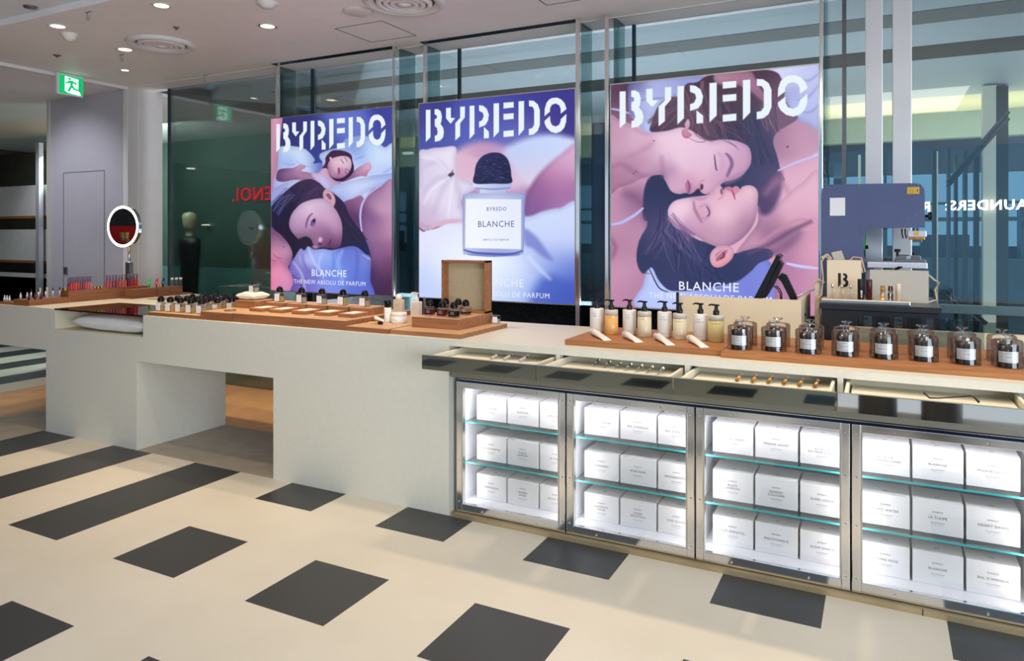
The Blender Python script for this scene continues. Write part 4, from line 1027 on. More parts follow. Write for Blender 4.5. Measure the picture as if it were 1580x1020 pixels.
# metal-edged tray
ty0 = onz(1268, 464, DZ)[1]; 
tx0 = ony(1267, 460, DY+.03)[0]; tx1 = ony(1405, 462, DY+.03)[0]
tr = MB().box(tx0, tx1, DY+.03, DY+.16, DZ+.001, DZ+.022, 'chrome_brushed', .004).box(tx0+.004, tx1-.004, DY+.036, DY+.155, DZ+.022, DZ+.0235, 'oak_top')
tag(tr.build('metal_tray'), 'shallow bright metal tray with wooden top on the black desk', 'tray')
tz = DZ+.0237; tyy = DY+.07
def T_(px): return ony(px, 450, tyy)[0]
for i, px in enumerate((1284.5, 1298.5, 1312.5)):
    t = thing('glass_vial', 'Slim clear vial with silver top, %s of three before the paper bag' % ('left', 'middle', 'right')[i], 'vial', (T_(px), tyy, tz), 0, 'clear vials on the metal tray')
    MB().box(-.009, .009, -.009, .009, 0, .056, 'bottle_glass', .002).build('glass', t)
    MB().lathe([(.007, .0562), (.007, .078), (0, .079)], 'chrome', 12).build('cap', t)
def case(px, wd, h, mt, name, label, letters=False):
    m = MB().lathe([(wd/2, 0), (wd/2, h), (wd/2*.96, h+.001), (0, h+.001)], mt, 24)
    if letters:
        r = wd/2+.0004
        for k, ch in enumerate('BVY'): m.text(ch, .017, (0, 0, .042-.0145*k), 'white_paper', curve_r=r, bold=.03)
    o = m.build(name, None, (T_(px), tyy, tz)); o.rotation_euler.z = .3
    return tag(o, label, 'tube')
case(1328, .031, .108, 'black_matte', 'lipstick_case', 'black cylindrical case with white letters on the metal tray', True)
case(1341, .031, .107, 'burgundy', 'lipstick_case', 'dark burgundy cylindrical case beside the black one on the tray')
case(1386, .026, .087, 'plastic_cream', 'lipstick_case', 'cream cylindrical case at the right end of the metal tray')
for i, (px, mt, lb) in enumerate(((1362, 'horn_gold', 'golden horn-shaped stick standing on the metal tray'), (1374, 'horn_dark', 'dark grey horn-shaped stick standing on the metal tray'))):
    m = MB()
    for s in (-1, 1): m.tube([(s*.007, 0, 0), (s*.0085, 0, .03), (s*.008, 0, .055), (s*.006, 0, .076)], [.0045, .0055, .005, .004], mt, 10)
    m.tube([(0, .0, 0), (0, 0, .072)], .004, 'chrome', 8)
    tag(m.build('horn_stick', None, (T_(px), tyy, tz)), lb, 'stick')
# paper bags
by = DY+.19
def bag(name, label, px0, px1, pyt, y, mt, depth, logo=False, zb=None):
    xa = ony(px0, 440, y)[0]; xb = ony(px1, 440, y)[0]; zt_ = ony((px0+px1)/2, pyt, y)[2]
    t = thing(name, label, 'paper bag', (xa, y, DZ))
    w = xb-xa; h = zt_-DZ
    m = MB().box(0, w, 0, .002, 0, h, mt).box(0, w, depth-.002, depth, 0, h, mt).box(0, .002, .002, depth-.002, 0, h, mt).box(w-.002, w, .002, depth-.002, 0, h, mt).box(0, w, .002, depth-.002, 0, .003, mt)
    m.build('paper_body', t)
    return t, w, h
t, w_, h_ = bag('paper_bag', 'cream paper bag with black stencil B and rope handles on the desk', 1276, 1329, 401.5, by, 'bag_paper', .05)
m = MB(); cx_ = w_*.47; s_ = .00105; zz = h_*.52
def q_(u, v): return cx_+(u-78)*s_*.62, zz-(v-79)*s_*.62
m.prism([q_(*p) for p in ((40, 22), (62, 22), (62, 120), (40, 142))], -.0012, -.0002, 'print_black', 'y')
m.prism([q_(*p) for p in ((80, 22), (98, 24), (112, 38), (114, 58), (106, 74), (120, 92), (120, 118), (108, 138), (82, 142), (82, 120), (96, 116), (98, 100), (92, 88), (80, 84), (80, 64), (92, 60), (94, 48), (90, 42), (80, 40))], -.0012, -.0002, 'print_black', 'y')
m.build('stencil_letter', t)
MB().tube([(.02, .03, h_-.005), (-.01, .02, h_+.02), (-.03, .015, h_-.01), (-.022, .01, h_*.55), (-.028, -.0, .03), (-.05, -.01, .0)], .005, 'rope', 8).tube([(-.03, .02, h_+.01), (.0, .03, h_+.03), (.02, .03, h_+.005)], .007, 'rope', 8).build('handle', t)
MB().tube([(w_-.06, .03, h_-.004), (w_-.04, .02, h_+.018), (w_-.0, .02, h_+.012), (w_+.01, .0, h_-.03), (w_+.02, -.0, h_-.06), (w_+.005, .0, h_-.07), (w_-.005, .02, h_-.0)], .0048, 'rope', 8).build('handle', t)
t, w_, h_ = bag('paper_bag', 'grey-white paper bag lying behind the tray, under the press bed', 1342, 1433, 417.5, DY+.25, 'bag_grey', .07)
MB().tube([(w_-.002, .03, h_-.02), (w_+.03, .02, h_-.05), (w_+.05, .02, h_-.06), (w_+.03, .02, h_-.1), (w_+.04, .02, .02), (w_+.0, .02, .006)], .005, 'rope', 8).build('handle', t)
t = thing('paper_tag', 'grey folded paper card sticking up behind the cream paper bag', 'card', ony(1290, 402, by+.05)[:2]+(0,))
zz = ony(1290, 402, by+.05)[2]
t.location.z = zz
MB().prism([(-.025, .045), (.028, .058), (.048, .0), (-.006, -.012)], -.002, .002, 'bag_grey', 'y').build('card', t)
# small wrapped bag between till desk and black desk
y_ = 4.45; xa = ony(1257, 440, y_)[0]; xb = ony(1266, 440, y_)[0]; za = ony(1260, 436, y_)[2]
tag(MB().box(xa, xb-.004, y_, y_+.03, 0, za, 'bag_paper', .003).tube([(xa, y_, za), (xa+.02, y_-.004, za+.018), (xb+.02, y_, za)], .007, 'rope', 8).build('folded_bag'), 'narrow folded paper bag in the gap beside the cream till desk', 'paper bag')
# ================================================================ light-box posters
PY = 4.80
PX = [(-4.901, -3.558), (-3.291, -1.951), (-1.678, -.341)]
PZT, PZB = 2.546, 1.001
def catmull(p, n=6):
    p = [np.array(q, float) for q in p]; out = []
    for i in range(len(p)):
        a, b, c, d = p[i-1], p[i], p[(i+1) % len(p)], p[(i+2) % len(p)]
        for k in range(n):
            t = k/n; out.append(.5*((2*b)+(-a+c)*t+(2*a-5*b+4*c-d)*t*t+(-a+3*b-3*c+d)*t**3))
    return np.array(out)
def sdf(X, Y, P):
    """signed distance, negative inside"""
    d2 = np.full(X.shape, 1e18); ins = np.zeros(X.shape, bool); n = len(P)
    for i in range(n):
        ax, ay = P[i]; bx_, by_ = P[(i+1) % n]; ex, ey = bx_-ax, by_-ay
        wx, wy = X-ax, Y-ay; L2 = ex*ex+ey*ey
        if L2 < 1e-9: continue
        t = np.clip((wx*ex+wy*ey)/L2, 0, 1); dx, dy = wx-ex*t, wy-ey*t
        d2 = np.minimum(d2, dx*dx+dy*dy)
        if ay != by_:
            c = ((ay > Y) != (by_ > Y)) & (X < ax+(Y-ay)*ex/ey); ins ^= c
    d = np.sqrt(d2); return np.where(ins, -d, d)
class Art:
    def __init__(s, k, step=.0034):
        s.k = k; x0, x1 = PX[k]; s.nx = int((x1-x0)/step); s.nz = int((PZT-PZB)/step)
        gx = np.linspace(x0, x1, s.nx+1); gz = np.linspace(PZT, PZB, s.nz+1)
        s.GX, s.GZ = np.meshgrid(gx, gz)
        dx = s.GX*_F[0]+PY*_F[1]; r = s.GX*_R[0]+PY*_R[1]
        s.U = CX+FPX*r/dx; s.V = Y0-FPX*(s.GZ-H)/dx      # photo coordinates of every grid point of the print
        s.C = np.zeros(s.U.shape+(3,))
    def zoom(s, ox, oy, sc): s.ox, s.oy, s.sc = ox, oy, sc; s.X = (s.U-ox)*sc; s.Y = (s.V-oy)*sc
    def fill(s, col, sl):
        X, Y = s.X[sl], s.Y[sl]
        if isinstance(col, tuple): return np.broadcast_to(np.array(col, float), X.shape+(3,))
        W = np.zeros(X.shape)+1e-12; A = np.zeros(X.shape+(3,))
        for (x, y, c) in col:
            ds = sorted((x-a)**2+(y-b)**2 for a, b, _ in col)[1:3]; s2 = max(np.mean(ds)*.3, 300)
            d2 = (X-x)**2+(Y-y)**2; w_ = np.exp(-d2/(2*s2))+1e-4/(1+d2/s2)**2; W += w_; A += w_[..., None]*np.array(c, float)
        return A/W[..., None]
    def poly(s, pts, col, soft=4, op=1, smooth=True, rim=None):
        P_ = catmull(pts) if smooth else np.array(pts, float)
        x0, y0 = P_.min(0)-soft*1.5; x1, y1 = P_.max(0)+soft*1.5
        inb = (s.X > x0) & (s.X < x1) & (s.Y > y0) & (s.Y < y1)
        if not inb.any(): return
        rr = np.where(inb.any(1))[0]; cc = np.where(inb.any(0))[0]; sl = (slice(rr[0], rr[-1]+1), slice(cc[0], cc[-1]+1))
        d = sdf(s.X[sl], s.Y[sl], P_); m = np.clip(.5-d/(2*soft), 0, 1); m = m*m*(3-2*m)*op
        F = s.fill(col, sl)
        if rim is None and isinstance(col, list) and op == 1 and 3 <= soft < 20 and (x1-x0) < 1450 and sum(map(sum, [c[2] for c in col]))/len(col) > 330: rim = .12
        if rim:
            g = np.clip(1+d/(s.sc*11), 0, 1)**1.6; tint = np.array((1.0, 1.12, .82))
            F = F*(1-rim*g[..., None]*tint)
        s.C[sl] = s.C[sl]*(1-m[..., None])+F*m[..., None]
    def line(s, pts, wd, col, soft=3, op=1):
        """tapered stroke through the points"""
        p = [np.array(q, float) for q in pts]; q = []
        for i in range(len(p)-1):
            a = p[max(i-1, 0)]; b = p[i]; c = p[i+1]; d = p[min(i+2, len(p)-1)]
            for k in range(6): t = k/6; q.append(.5*((2*b)+(-a+c)*t+(2*a-5*b+4*c-d)*t*t+(-a+3*b-3*c+d)*t**3))
        q.append(p[-1]); n = len(q); Lf = []; Rt = []
        for i, v in enumerate(q):
            t = q[min(i+1, n-1)]-q[max(i-1, 0)]; t /= (np.hypot(*t)+1e-9); nn = np.array((-t[1], t[0]))
            h = wd/2*(.35+.65*math.sin(PI*min(max(i/(n-1), .04), .96))**.5); Lf.append(v+nn*h); Rt.append(v-nn*h)
        s.poly(Lf+Rt[::-1], col, soft, op, False)
    def ell(s, cx, cy, rx, ry, ang, col, soft=4, op=1):
        a = math.radians(ang)
        s.poly([(cx+rx*math.cos(t)*math.cos(a)-ry*math.sin(t)*math.sin(a), cy+rx*math.cos(t)*math.sin(a)+ry*math.sin(t)*math.cos(a)) for t in np.linspace(0, 2*PI, 17)[:-1]], col, soft, op, True)
    def hair(s, a, b, n, wd, cols, spread, seed=1, op=.5, bend=20):
        """n strands from around a to around b"""
        r = random.Random(seed)
        for i in range(n):
            u = r.uniform(-1, 1)*spread; v = r.uniform(-1, 1)*spread
            dx, dy = b[0]-a[0], b[1]-a[1]; l = math.hypot(dx, dy); nx, ny = -dy/l, dx/l
            p0 = (a[0]+nx*u, a[1]+ny*u); p2 = (b[0]+nx*v, b[1]+ny*v); bb = bend*r.uniform(-.3, 1)
            s.line([p0, ((p0[0]+p2[0])/2+nx*bb, (p0[1]+p2[1])/2+ny*bb), p2], wd*r.uniform(.6, 1.3), r.choice(cols), wd*.6, op)
    def logo(s):
        L_ = [[(121, 238), (165, 236), (165, 462), (121, 502)],
              [(204, 232), (235, 230), (262, 248), (273, 290), (268, 330), (260, 353), (285, 382), (292, 420), (284, 462), (255, 490), (206, 500), (206, 450), (225, 445), (233, 420), (225, 385), (205, 370), (205, 315), (222, 308), (227, 292), (221, 280), (204, 276)],
              [(312, 220), (358, 217), (358, 300), (398, 303), (355, 350), (312, 305)], [(446, 208), (492, 206), (490, 295), (446, 345), (446, 450), (400, 488), (400, 345), (446, 300)],
              [(536, 200), (582, 197), (582, 430), (535, 475)], [(625, 193), (665, 197), (700, 222), (720, 270), (712, 320), (685, 358), (626, 378), (626, 330), (655, 318), (670, 285), (662, 255), (626, 240)], [(672, 372), (720, 412), (720, 464), (672, 468)],
              [(765, 178), (817, 173), (817, 410), (765, 460)], [(860, 170), (958, 162), (958, 208), (860, 218)], [(860, 263), (958, 255), (958, 303), (860, 312)], [(860, 405), (958, 396), (958, 446), (860, 455)],
              [(1005, 157), (1058, 152), (1058, 388), (1005, 443)], [(1105, 148), (1150, 150), (1190, 178), (1210, 225), (1210, 350), (1190, 400), (1150, 430), (1104, 437), (1104, 385), (1135, 378), (1155, 350), (1155, 225), (1140, 200), (1105, 196)],
              [(1255, 278), (1258, 215), (1275, 165), (1300, 138), (1330, 124), (1380, 120), (1420, 136), (1450, 165), (1465, 200), (1468, 215), (1413, 255), (1412, 210), (1398, 184), (1365, 170), (1328, 180), (1310, 208), (1308, 238)],
              [(1255, 318), (1309, 274), (1312, 320), (1328, 350), (1362, 362), (1396, 348), (1411, 320), (1413, 300), (1468, 255), (1466, 320), (1448, 370), (1415, 402), (1365, 418), (1315, 405), (1275, 372), (1258, 340)]]
        x0 = PX[2][0]; sx = PX[s.k][0]-x0
        for pl in L_:
            P_ = []
            for a, b in pl:
                X_, _, Z_ = ony(930+a/4.647, 90+b/4.647, PY); P_.append(((X_+sx), Z_))
            P_ = np.array(P_)
            d = sdf(s.GX, s.GZ, P_); m = np.clip(.5-d/.004, 0, 1)[..., None]
            s.C = s.C*(1-m)+np.array((232, 242, 250.))*m
    def build(s, label, t):
        n = s.nx+1; mz = s.nz+1
        vs = np.stack([s.GX.ravel(), np.full(n*mz, PY-.0), s.GZ.ravel()], 1)
        i = np.arange(mz-1)[:, None]*n+np.arange(n-1)[None, :]; i = i.ravel()
        f = np.stack([i, i+n, i+n+1, i+1], 1)
        me = bpy.data.meshes.new('poster_print')
        me.vertices.add(len(vs)); me.vertices.foreach_set('co', vs.ravel())
        me.loops.add(f.size); me.loops.foreach_set('vertex_index', f.ravel().astype(np.int32))
        me.polygons.add(len(f)); me.polygons.foreach_set('loop_start', np.arange(len(f), dtype=np.int32)*4)
        me.update(calc_edges=True)
        c = np.clip(s.C/255, 0, 1).reshape(-1, 3); c = np.where(c <= .04045, c/12.92, ((c+.055)/1.055)**2.4)
        at = me.color_attributes.new('print', 'FLOAT_COLOR', 'POINT')
        at.data.foreach_set('color', np.concatenate([c, np.ones((len(c), 1))], 1).ravel().astype(np.float32))
        me.materials.append(M['poster_print'])
        o = bpy.data.objects.new('poster_print', me); COL.objects.link(o); o.parent = t
        o.location = (-t.location.x, -t.location.y, -t.location.z)
        return o
m, nt, out = newmat('poster_print')
b_ = N(nt, 'ShaderNodeBsdfPrincipled'); b_.inputs['Base Color'].default_value = (.02, .02, .02, 1); b_.inputs['Roughness'].default_value = .25; b_.inputs['Specular IOR Level'].default_value = .2
vc = N(nt, 'ShaderNodeVertexColor'); vc.layer_name = 'print'
nt.links.new(vc.outputs[0], b_.inputs['Emission Color']); b_.inputs['Emission Strength'].default_value = 1.0; nt.links.new(b_.outputs[0], out.inputs[0])
emis('poster_text', (236, 240, 250), 1.0)
def lightbox(k, art, label):
    x0, x1 = PX[k]
    t = thing('light_box_poster', label, 'poster', ((x0+x1)/2, PY, PZB), 0, 'light-box posters')
    hw = (x1-x0)/2; h = PZT-PZB
    MB().box(-hw-.006, hw+.006, .002, .05, -.008, h+.008, 'grey_metal').box(-hw-.006, -hw, -.004, .002, -.008, h+.008, 'chrome_brushed').box(hw, hw+.006, -.004, .002, -.008, h+.008, 'chrome_brushed')\
        .box(-hw, hw, -.004, .002, -.008, 0, 'chrome_brushed').box(-hw, hw, -.004, .002, h, h+.008, 'chrome_brushed').build('frame', t)
    art.build(label, t)
    m = MB()
    if k == 1: m.text('BLANCHE', .085, (.06, -.001, .135), 'poster_text')
    else: m.text('BLANCHE', .082, (-.0, -.001, .165 if k == 0 else .155), 'poster_text', bold=.008)
    m.build('title_lettering', t); m = MB()
    if k == 1: m.text('THE NEW ABSOLU DE PARFUM', .054, (.06, -.001, .05), 'poster_text')
    else: m.text('THE NEW ABSOLU DE PARFUM', .052, (-.0, -.001, .085 if k == 0 else .086), 'poster_text')
    m.build('subtitle_lettering', t)
    if k == 1:
        cx_ = (ony(630+397/2.915, 340, PY)[0])-t.location.x
        m = MB(); f = lambda px, py: ony(630+px/2.915, 130+py/2.915, PY)[2]-PZB
        m.text('BYREDO', .042, (cx_, -.001, f(397, 562)), 'ink_blue').text('BLANCHE', .066, (cx_-.006, -.001, f(394, 630)), 'ink_blue').text('ABSOLU DE PARFUM', .022, (cx_-.006, -.001, f(392, 700)), 'ink_blue')
        m.build('label_lettering', t)
emis('ink_blue', (70, 86, 150), 1)

# ---- third poster: two women lying head to head
A = Art(2); A.zoom(930, 90, 4.647)
A.poly([(0, 0), (1700, 0), (1700, 1900), (0, 1900)], [(100, 700, (214, 164, 190)), (100, 950, (190, 140, 170)), (200, 1000, (140, 95, 135)), (100, 1150, (196, 146, 176)), (250, 1100, (150, 104, 144)), (120, 1350, (176, 124, 158)), (250, 1250, (190, 140, 172)), (130, 1550, (206, 152, 182)), (250, 1650, (176, 124, 160)), (90, 1750, (190, 134, 168)),
      (1450, 900, (226, 178, 202)), (1400, 600, (205, 160, 186)), (1500, 520, (190, 146, 176)), (1300, 620, (160, 118, 152)), (1350, 1000, (222, 172, 198)), (1500, 1400, (222, 160, 188)), (1400, 1550, (214, 152, 184)), (1500, 1700, (190, 130, 164))], 1, 1, False)
A.poly([(57, 180), (200, 180), (200, 300), (195, 400), (240, 470), (57, 430)], [(80, 250, (96, 62, 88)), (180, 250, (70, 42, 74)), (100, 400, (120, 80, 110)), (180, 430, (140, 100, 130))], 10)
A.poly([(186, 170), (300, 150), (700, 125), (690, 200), (560, 300), (480, 330), (360, 420), (360, 530), (300, 530), (240, 440), (190, 390)], [(250, 250, (150, 156, 214)), (400, 180, (176, 186, 232)), (600, 160, (150, 158, 220)), (300, 320, (196, 206, 242)), (220, 380, (120, 120, 186)), (340, 480, (190, 205, 245)), (220, 200, (84, 78, 130))], 8)
A.line([(270, 300), (350, 290), (440, 285)], 14, (120, 122, 180), 8, .6)
A.line([(57, 362), (120, 372), (192, 396)], 16, (176, 172, 226), 3)
A.poly([(1120, 90), (1560, 30), (1560, 490), (1480, 478), (1400, 440), (1330, 360), (1280, 240), (1240, 150)], [(1500, 80, (190, 196, 240)), (1300, 120, (214, 218, 250)), (1350, 260, (146, 150, 208)), (1500, 300, (186, 194, 240)), (1440, 420, (170, 176, 226)), (1400, 330, (196, 204, 246)), (1530, 450, (176, 184, 232))], 8)
for p in (((1420, 150), (1480, 160), (1545, 110)), ((1390, 300), (1470, 280), (1550, 190)), ((1430, 390), (1500, 380), (1550, 330))): A.line(p, 18, (140, 142, 200), 10, .55)
# dark hair masses
A.poly([(345, 525), (352, 460), (400, 340), (480, 280), (560, 270), (600, 185), (680, 170), (740, 130), (860, 100), (1000, 90), (1150, 80), (1260, 110), (1290, 210), (1310, 300), (1360, 380), (1400, 430), (1330, 480), (1250, 530), (1222, 600), (1250, 700), (1268, 800), (1240, 920), (1190, 1000), (1120, 1010), (1000, 930), (960, 700), (860, 600), (740, 600), (600, 530), (470, 525)],
       [(400, 450, (66, 48, 74)), (600, 250, (90, 62, 84)), (760, 180, (60, 36, 58)), (860, 350, (74, 52, 76)), (1000, 450, (50, 48, 82)), (1100, 650, (50, 56, 92)), (1180, 850, (70, 62, 104)), (1250, 400, (110, 84, 112)), (1300, 450, (120, 90, 118)), (600, 400, (100, 70, 92)), (1000, 250, (76, 50, 72)), (1100, 500, (46, 52, 86))], 7)
A.poly([(810, 105), (930, 95), (1060, 95), (1130, 170), (1180, 260), (1150, 310), (1060, 240), (960, 190), (850, 190), (800, 160)], [(880, 140, (178, 130, 150)), (1000, 160, (160, 112, 138)), (1120, 240, (150, 104, 140))], 14)
A.poly([(1080, 90), (1180, 90), (1290, 160), (1300, 260), (1230, 300), (1150, 240), (1110, 170)], [(1160, 140, (70, 44, 66)), (1250, 230, (104, 72, 100))], 12)
A.hair((560, 300), (360, 500), 16, 8, [(60, 42, 70), (120, 88, 112), (92, 66, 92)], 70, 3, .6, 30)
A.hair((640, 180), (720, 560), 26, 9, [(60, 36, 62), (130, 92, 116), (50, 38, 64), (150, 112, 132)], 90, 4, .55, 60)
A.hair((800, 300), (1000, 620), 30, 10, [(44, 38, 66), (110, 80, 108), (60, 48, 80)], 130, 5, .5, 70)
A.hair((1230, 300), (1200, 520), 18, 9, [(90, 64, 92), (150, 116, 138), (64, 46, 74)], 90, 6, .5, 40)
A.hair((1060, 400), (1220, 900), 20, 10, [(40, 48, 84), (70, 66, 104)], 90, 8, .5, 60)
# dark between
A.poly([(330, 860), (440, 830), (700, 900), (860, 850), (1100, 780), (1255, 760), (1230, 900), (1180, 1010), (1120, 1060), (700, 1100), (420, 1130), (300, 1160), (290, 1000)], [(400, 1000, (36, 46, 84)), (700, 1000, (40, 42, 78)), (1080, 880, (58, 66, 104)), (1180, 900, (84, 72, 112)), (1150, 1020, (70, 60, 104))], 10)
# woman above: neck and face
A.poly([(40, 440), (120, 440), (200, 470), (300, 530), (450, 522), (560, 495), (640, 520), (700, 560), (770, 590), (860, 582), (950, 590), (1035, 625), (1064, 680), (1062, 750), (1035, 800), (990, 845), (930, 872), (880, 885), (848, 905), (815, 940), (780, 962), (740, 975), (706, 962), (694, 935), (672, 940), (655, 958), (625, 972), (595, 966), (560, 974), (520, 988), (490, 993), (462, 975), (445, 930), (438, 880), (434, 840), (380, 838), (300, 852), (200, 900), (120, 925), (40, 940)],
       [(500, 620, (238, 204, 226)), (700, 680, (232, 196, 220)), (900, 640, (222, 184, 212)), (1010, 680, (196, 152, 188)), (1000, 800, (200, 154, 188)), (250, 600, (222, 182, 206)), (100, 560, (196, 150, 178)), (110, 700, (206, 160, 186)), (200, 760, (176, 128, 160)), (330, 790, (196, 150, 180)), (80, 860, (170, 120, 152)), (420, 700, (226, 188, 212)), (470, 900, (206, 162, 196)), (560, 900, (214, 170, 198)), (700, 800, (228, 186, 210)), (740, 930, (224, 176, 200)), (860, 840, (206, 160, 194)), (430, 800, (170, 124, 162)), (640, 900, (200, 150, 182)), (800, 900, (204, 158, 190)), (300, 660, (196, 152, 184))], 5)
A.line([(57, 700), (150, 720), (300, 650), (360, 600)], 30, (178, 130, 164), 26, .5)
A.line([(57, 790), (130, 760), (250, 830), (330, 850)], 40, (150, 104, 142), 26, .6)
A.line([(440, 860), (430, 800), (420, 700)], 30, (160, 116, 158), 22, .5)
A.ell(615, 925, 22, 44, -8, (176, 108, 152), 8, .95)
A.line([(608, 870), (622, 920), (612, 966)], 9, (120, 66, 112), 3)
A.line([(636, 890), (652, 930), (640, 960)], 12, (206, 140, 176), 6, .8)
A.ell(710, 922, 11, 22, 5, (96, 36, 66), 3)
A.line([(694, 930), (700, 890), (730, 870)], 10, (180, 124, 164), 7, .7)
A.line([(800, 690), (806, 740), (812, 790), (822, 806)], 9, (70, 44, 84), 3)
A.line([(822, 680), (850, 700), (860, 760), (840, 800)], 34, (206, 160, 192), 14, .7)
A.line([(880, 680), (912, 712), (926, 760), (906, 812), (890, 850)], 26, (122, 86, 132), 9, .85)
A.ell(940, 860, 80, 26, -30, (176, 128, 170), 20, .5)
A.poly([(588, 470), (612, 435), (626, 470), (612, 520), (640, 550), (600, 575), (572, 556), (566, 520), (590, 500)], [(600, 480, (226, 180, 200)), (590, 550, (200, 130, 150))], 4)
A.line([(600, 560), (680, 600), (740, 590), (700, 560)], 5, (110, 76, 110), 2, .8)
A.line([(625, 470), (680, 560), (790, 600)], 6, (100, 70, 104), 3, .7); A.line([(900, 590), (980, 660)], 8, (120, 86, 124), 5, .5); A.line([(860, 585), (960, 630)], 7, (100, 70, 110), 4, .6)
for q in ((367, 592), (240, 812), (222, 826)): A.ell(q[0], q[1], 5, 6, 0, (110, 66, 90), 2)
# lower left body
A.line([(150, 960), (230, 1000), (300, 1060)], 60, (120, 78, 122), 40, .6)
A.line([(290, 1120), (340, 1220), (280, 1380), (300, 1500)], 50, (112, 74, 116), 36, .6)
A.line([(57, 1290), (90, 1360), (60, 1440)], 30, (130, 80, 120), 22, .6)
A.line([(57, 1192), (130, 1178), (220, 1130), (292, 1072)], 22, (186, 184, 240), 3)
# sheets at the bottom
A.poly([(285, 1800), (290, 1620), (330, 1500), (370, 1480), (430, 1600), (700, 1640), (1000, 1540), (1080, 1440), (1180, 1440), (1230, 1560), (1200, 1800)], [(330, 1700, (180, 196, 250)), (340, 1560, (190, 204, 252)), (500, 1750, (196, 210, 255)), (800, 1720, (150, 164, 240)), (1100, 1500, (120, 136, 220)), (1000, 1650, (110, 120, 214)), (1150, 1620, (130, 136, 220))], 10)
# woman below: hair
A.poly([(330, 900), (430, 860), (500, 960), (640, 990), (520, 1030), (468, 1100), (480, 1170), (580, 1240), (680, 1300), (780, 1330), (850, 1380), (940, 1400), (1020, 1368), (1120, 1350), (1220, 1372), (1210, 1430), (1120, 1470), (1060, 1530), (960, 1600), (820, 1632), (700, 1660), (560, 1670), (470, 1660), (400, 1590), (350, 1500), (290, 1545), (250, 1480), (245, 1400), (270, 1290), (320, 1190), (300, 1080), (300, 980)],
       [(350, 950, (34, 44, 84)), (380, 1150, (60, 60, 104)), (450, 1240, (96, 84, 134)), (560, 1330, (70, 66, 116)), (400, 1400, (40, 48, 90)), (700, 1450, (40, 50, 92)), (900, 1500, (42, 54, 96)), (1100, 1400, (50, 54, 98)), (600, 1600, (50, 56, 104)), (1180, 1390, (70, 66, 112))], 6)
A.hair((470, 1080), (330, 1420), 26, 8, [(36, 40, 78), (110, 96, 150), (70, 66, 116)], 60, 11, .55, -50)
A.hair((520, 1200), (620, 1500), 30, 9, [(34, 40, 80), (120, 104, 156), (60, 60, 110)], 110, 12, .5, 40)
A.hair((700, 1340), (760, 1620), 26, 10, [(32, 42, 82), (60, 64, 114)], 160, 13, .5, 50)
A.line([(262, 1300), (246, 1420), (270, 1520), (340, 1546)], 6, (60, 44, 84), 2); A.line([(330, 1500), (400, 1640), (470, 1676)], 9, (40, 40, 90), 3)
A.line([(880, 1620), (1000, 1560), (1110, 1440)], 8, (50, 50, 100), 3, .8); A.line([(760, 1650), (900, 1640), (1010, 1570)], 6, (60, 60, 120), 3, .7)
# woman below: neck, chest
A.poly([(960, 1390), (1040, 1280), (1110, 1180), (1120, 1060), (1200, 1090), (1300, 1000), (1420, 900), (1570, 860), (1570, 1800), (1260, 1800), (1240, 1600), (1230, 1400), (1130, 1360), (1020, 1380)],
       [(1200, 1150, (186, 138, 168)), (1350, 1050, (226, 178, 202)), (1480, 1000, (228, 180, 204)), (1250, 1280, (170, 122, 154)), (1100, 1300, (196, 146, 174)), (1400, 1150, (214, 160, 186)), (1500, 1250, (214, 156, 184)), (1350, 1300, (150, 104, 140)), (1450, 1400, (226, 166, 194)), (1480, 1600, (206, 148, 180)), (1330, 1480, (170, 118, 156)), (1300, 1650, (180, 126, 166)), (1180, 1240, (140, 98, 138))], 6)
A.poly([(1110, 960), (1180, 900), (1270, 800), (1290, 900), (1250, 1040), (1180, 1120), (1125, 1100)], [(1150, 1000, (78, 62, 104)), (1250, 900, (120, 88, 128))], 26)
A.line([(1120, 1330), (1260, 1230), (1400, 1160), (1500, 1165)], 20, (196, 140, 168), 14, .8)
A.line([(1040, 1400), (1200, 1330), (1350, 1240), (1500, 1168)], 34, (104, 72, 110), 18, .75)
A.line([(1200, 1400), (1330, 1330), (1420, 1240)], 60, (120, 84, 124), 36, .6)
A.line([(1160, 980), (1260, 880), (1330, 960)], 40, (170, 124, 160), 30, .5)
# woman below: face
A.poly([(466, 1110), (478, 1060), (520, 1020), (600, 1000), (690, 988), (750, 978), (785, 950), (806, 918), (832, 906), (854, 922), (866, 945), (880, 928), (905, 920), (930, 928), (950, 916), (972, 922), (985, 938), (1002, 920), (1050, 910), (1092, 926), (1113, 965), (1112, 1030), (1106, 1100), (1090, 1170), (1050, 1240), (990, 1300), (930, 1338), (870, 1360), (800, 1345), (740, 1320), (680, 1280), (600, 1240), (530, 1220), (486, 1170)],
       [(560, 1080, (244, 208, 228)), (520, 1140, (236, 196, 220)), (700, 1050, (222, 180, 206)), (640, 1180, (214, 168, 198)), (880, 1120, (242, 202, 220)), (1040, 990, (238, 196, 214)), (1080, 1080, (206, 158, 188)), (1040, 1200, (170, 124, 158)), (900, 1260, (210, 164, 190)), (780, 1280, (196, 148, 178)), (820, 960, (226, 176, 200)), (960, 1040, (230, 184, 206)), (950, 1320, (160, 116, 152)), (700, 1110, (206, 156, 184)), (600, 1220, (180, 134, 176))], 5)
A.hair((480, 1130), (640, 1290), 16, 7, [(110, 84, 130), (150, 116, 160)], 40, 21, .45, 10)
A.poly([(866, 930), (905, 922), (930, 930), (952, 918), (972, 928), (978, 950), (952, 978), (946, 1012), (934, 990), (920, 960), (890, 945)], [(910, 940, (214, 130, 164)), (955, 950, (238, 150, 180))], 4)
A.line([(925, 938), (938, 970), (950, 1016)], 6, (130, 58, 100), 2)
A.ell(852, 955, 9, 22, 0, (110, 60, 92), 4, .8); A.line([(860, 940), (862, 985), (830, 1012)], 10, (190, 130, 160), 8, .7)
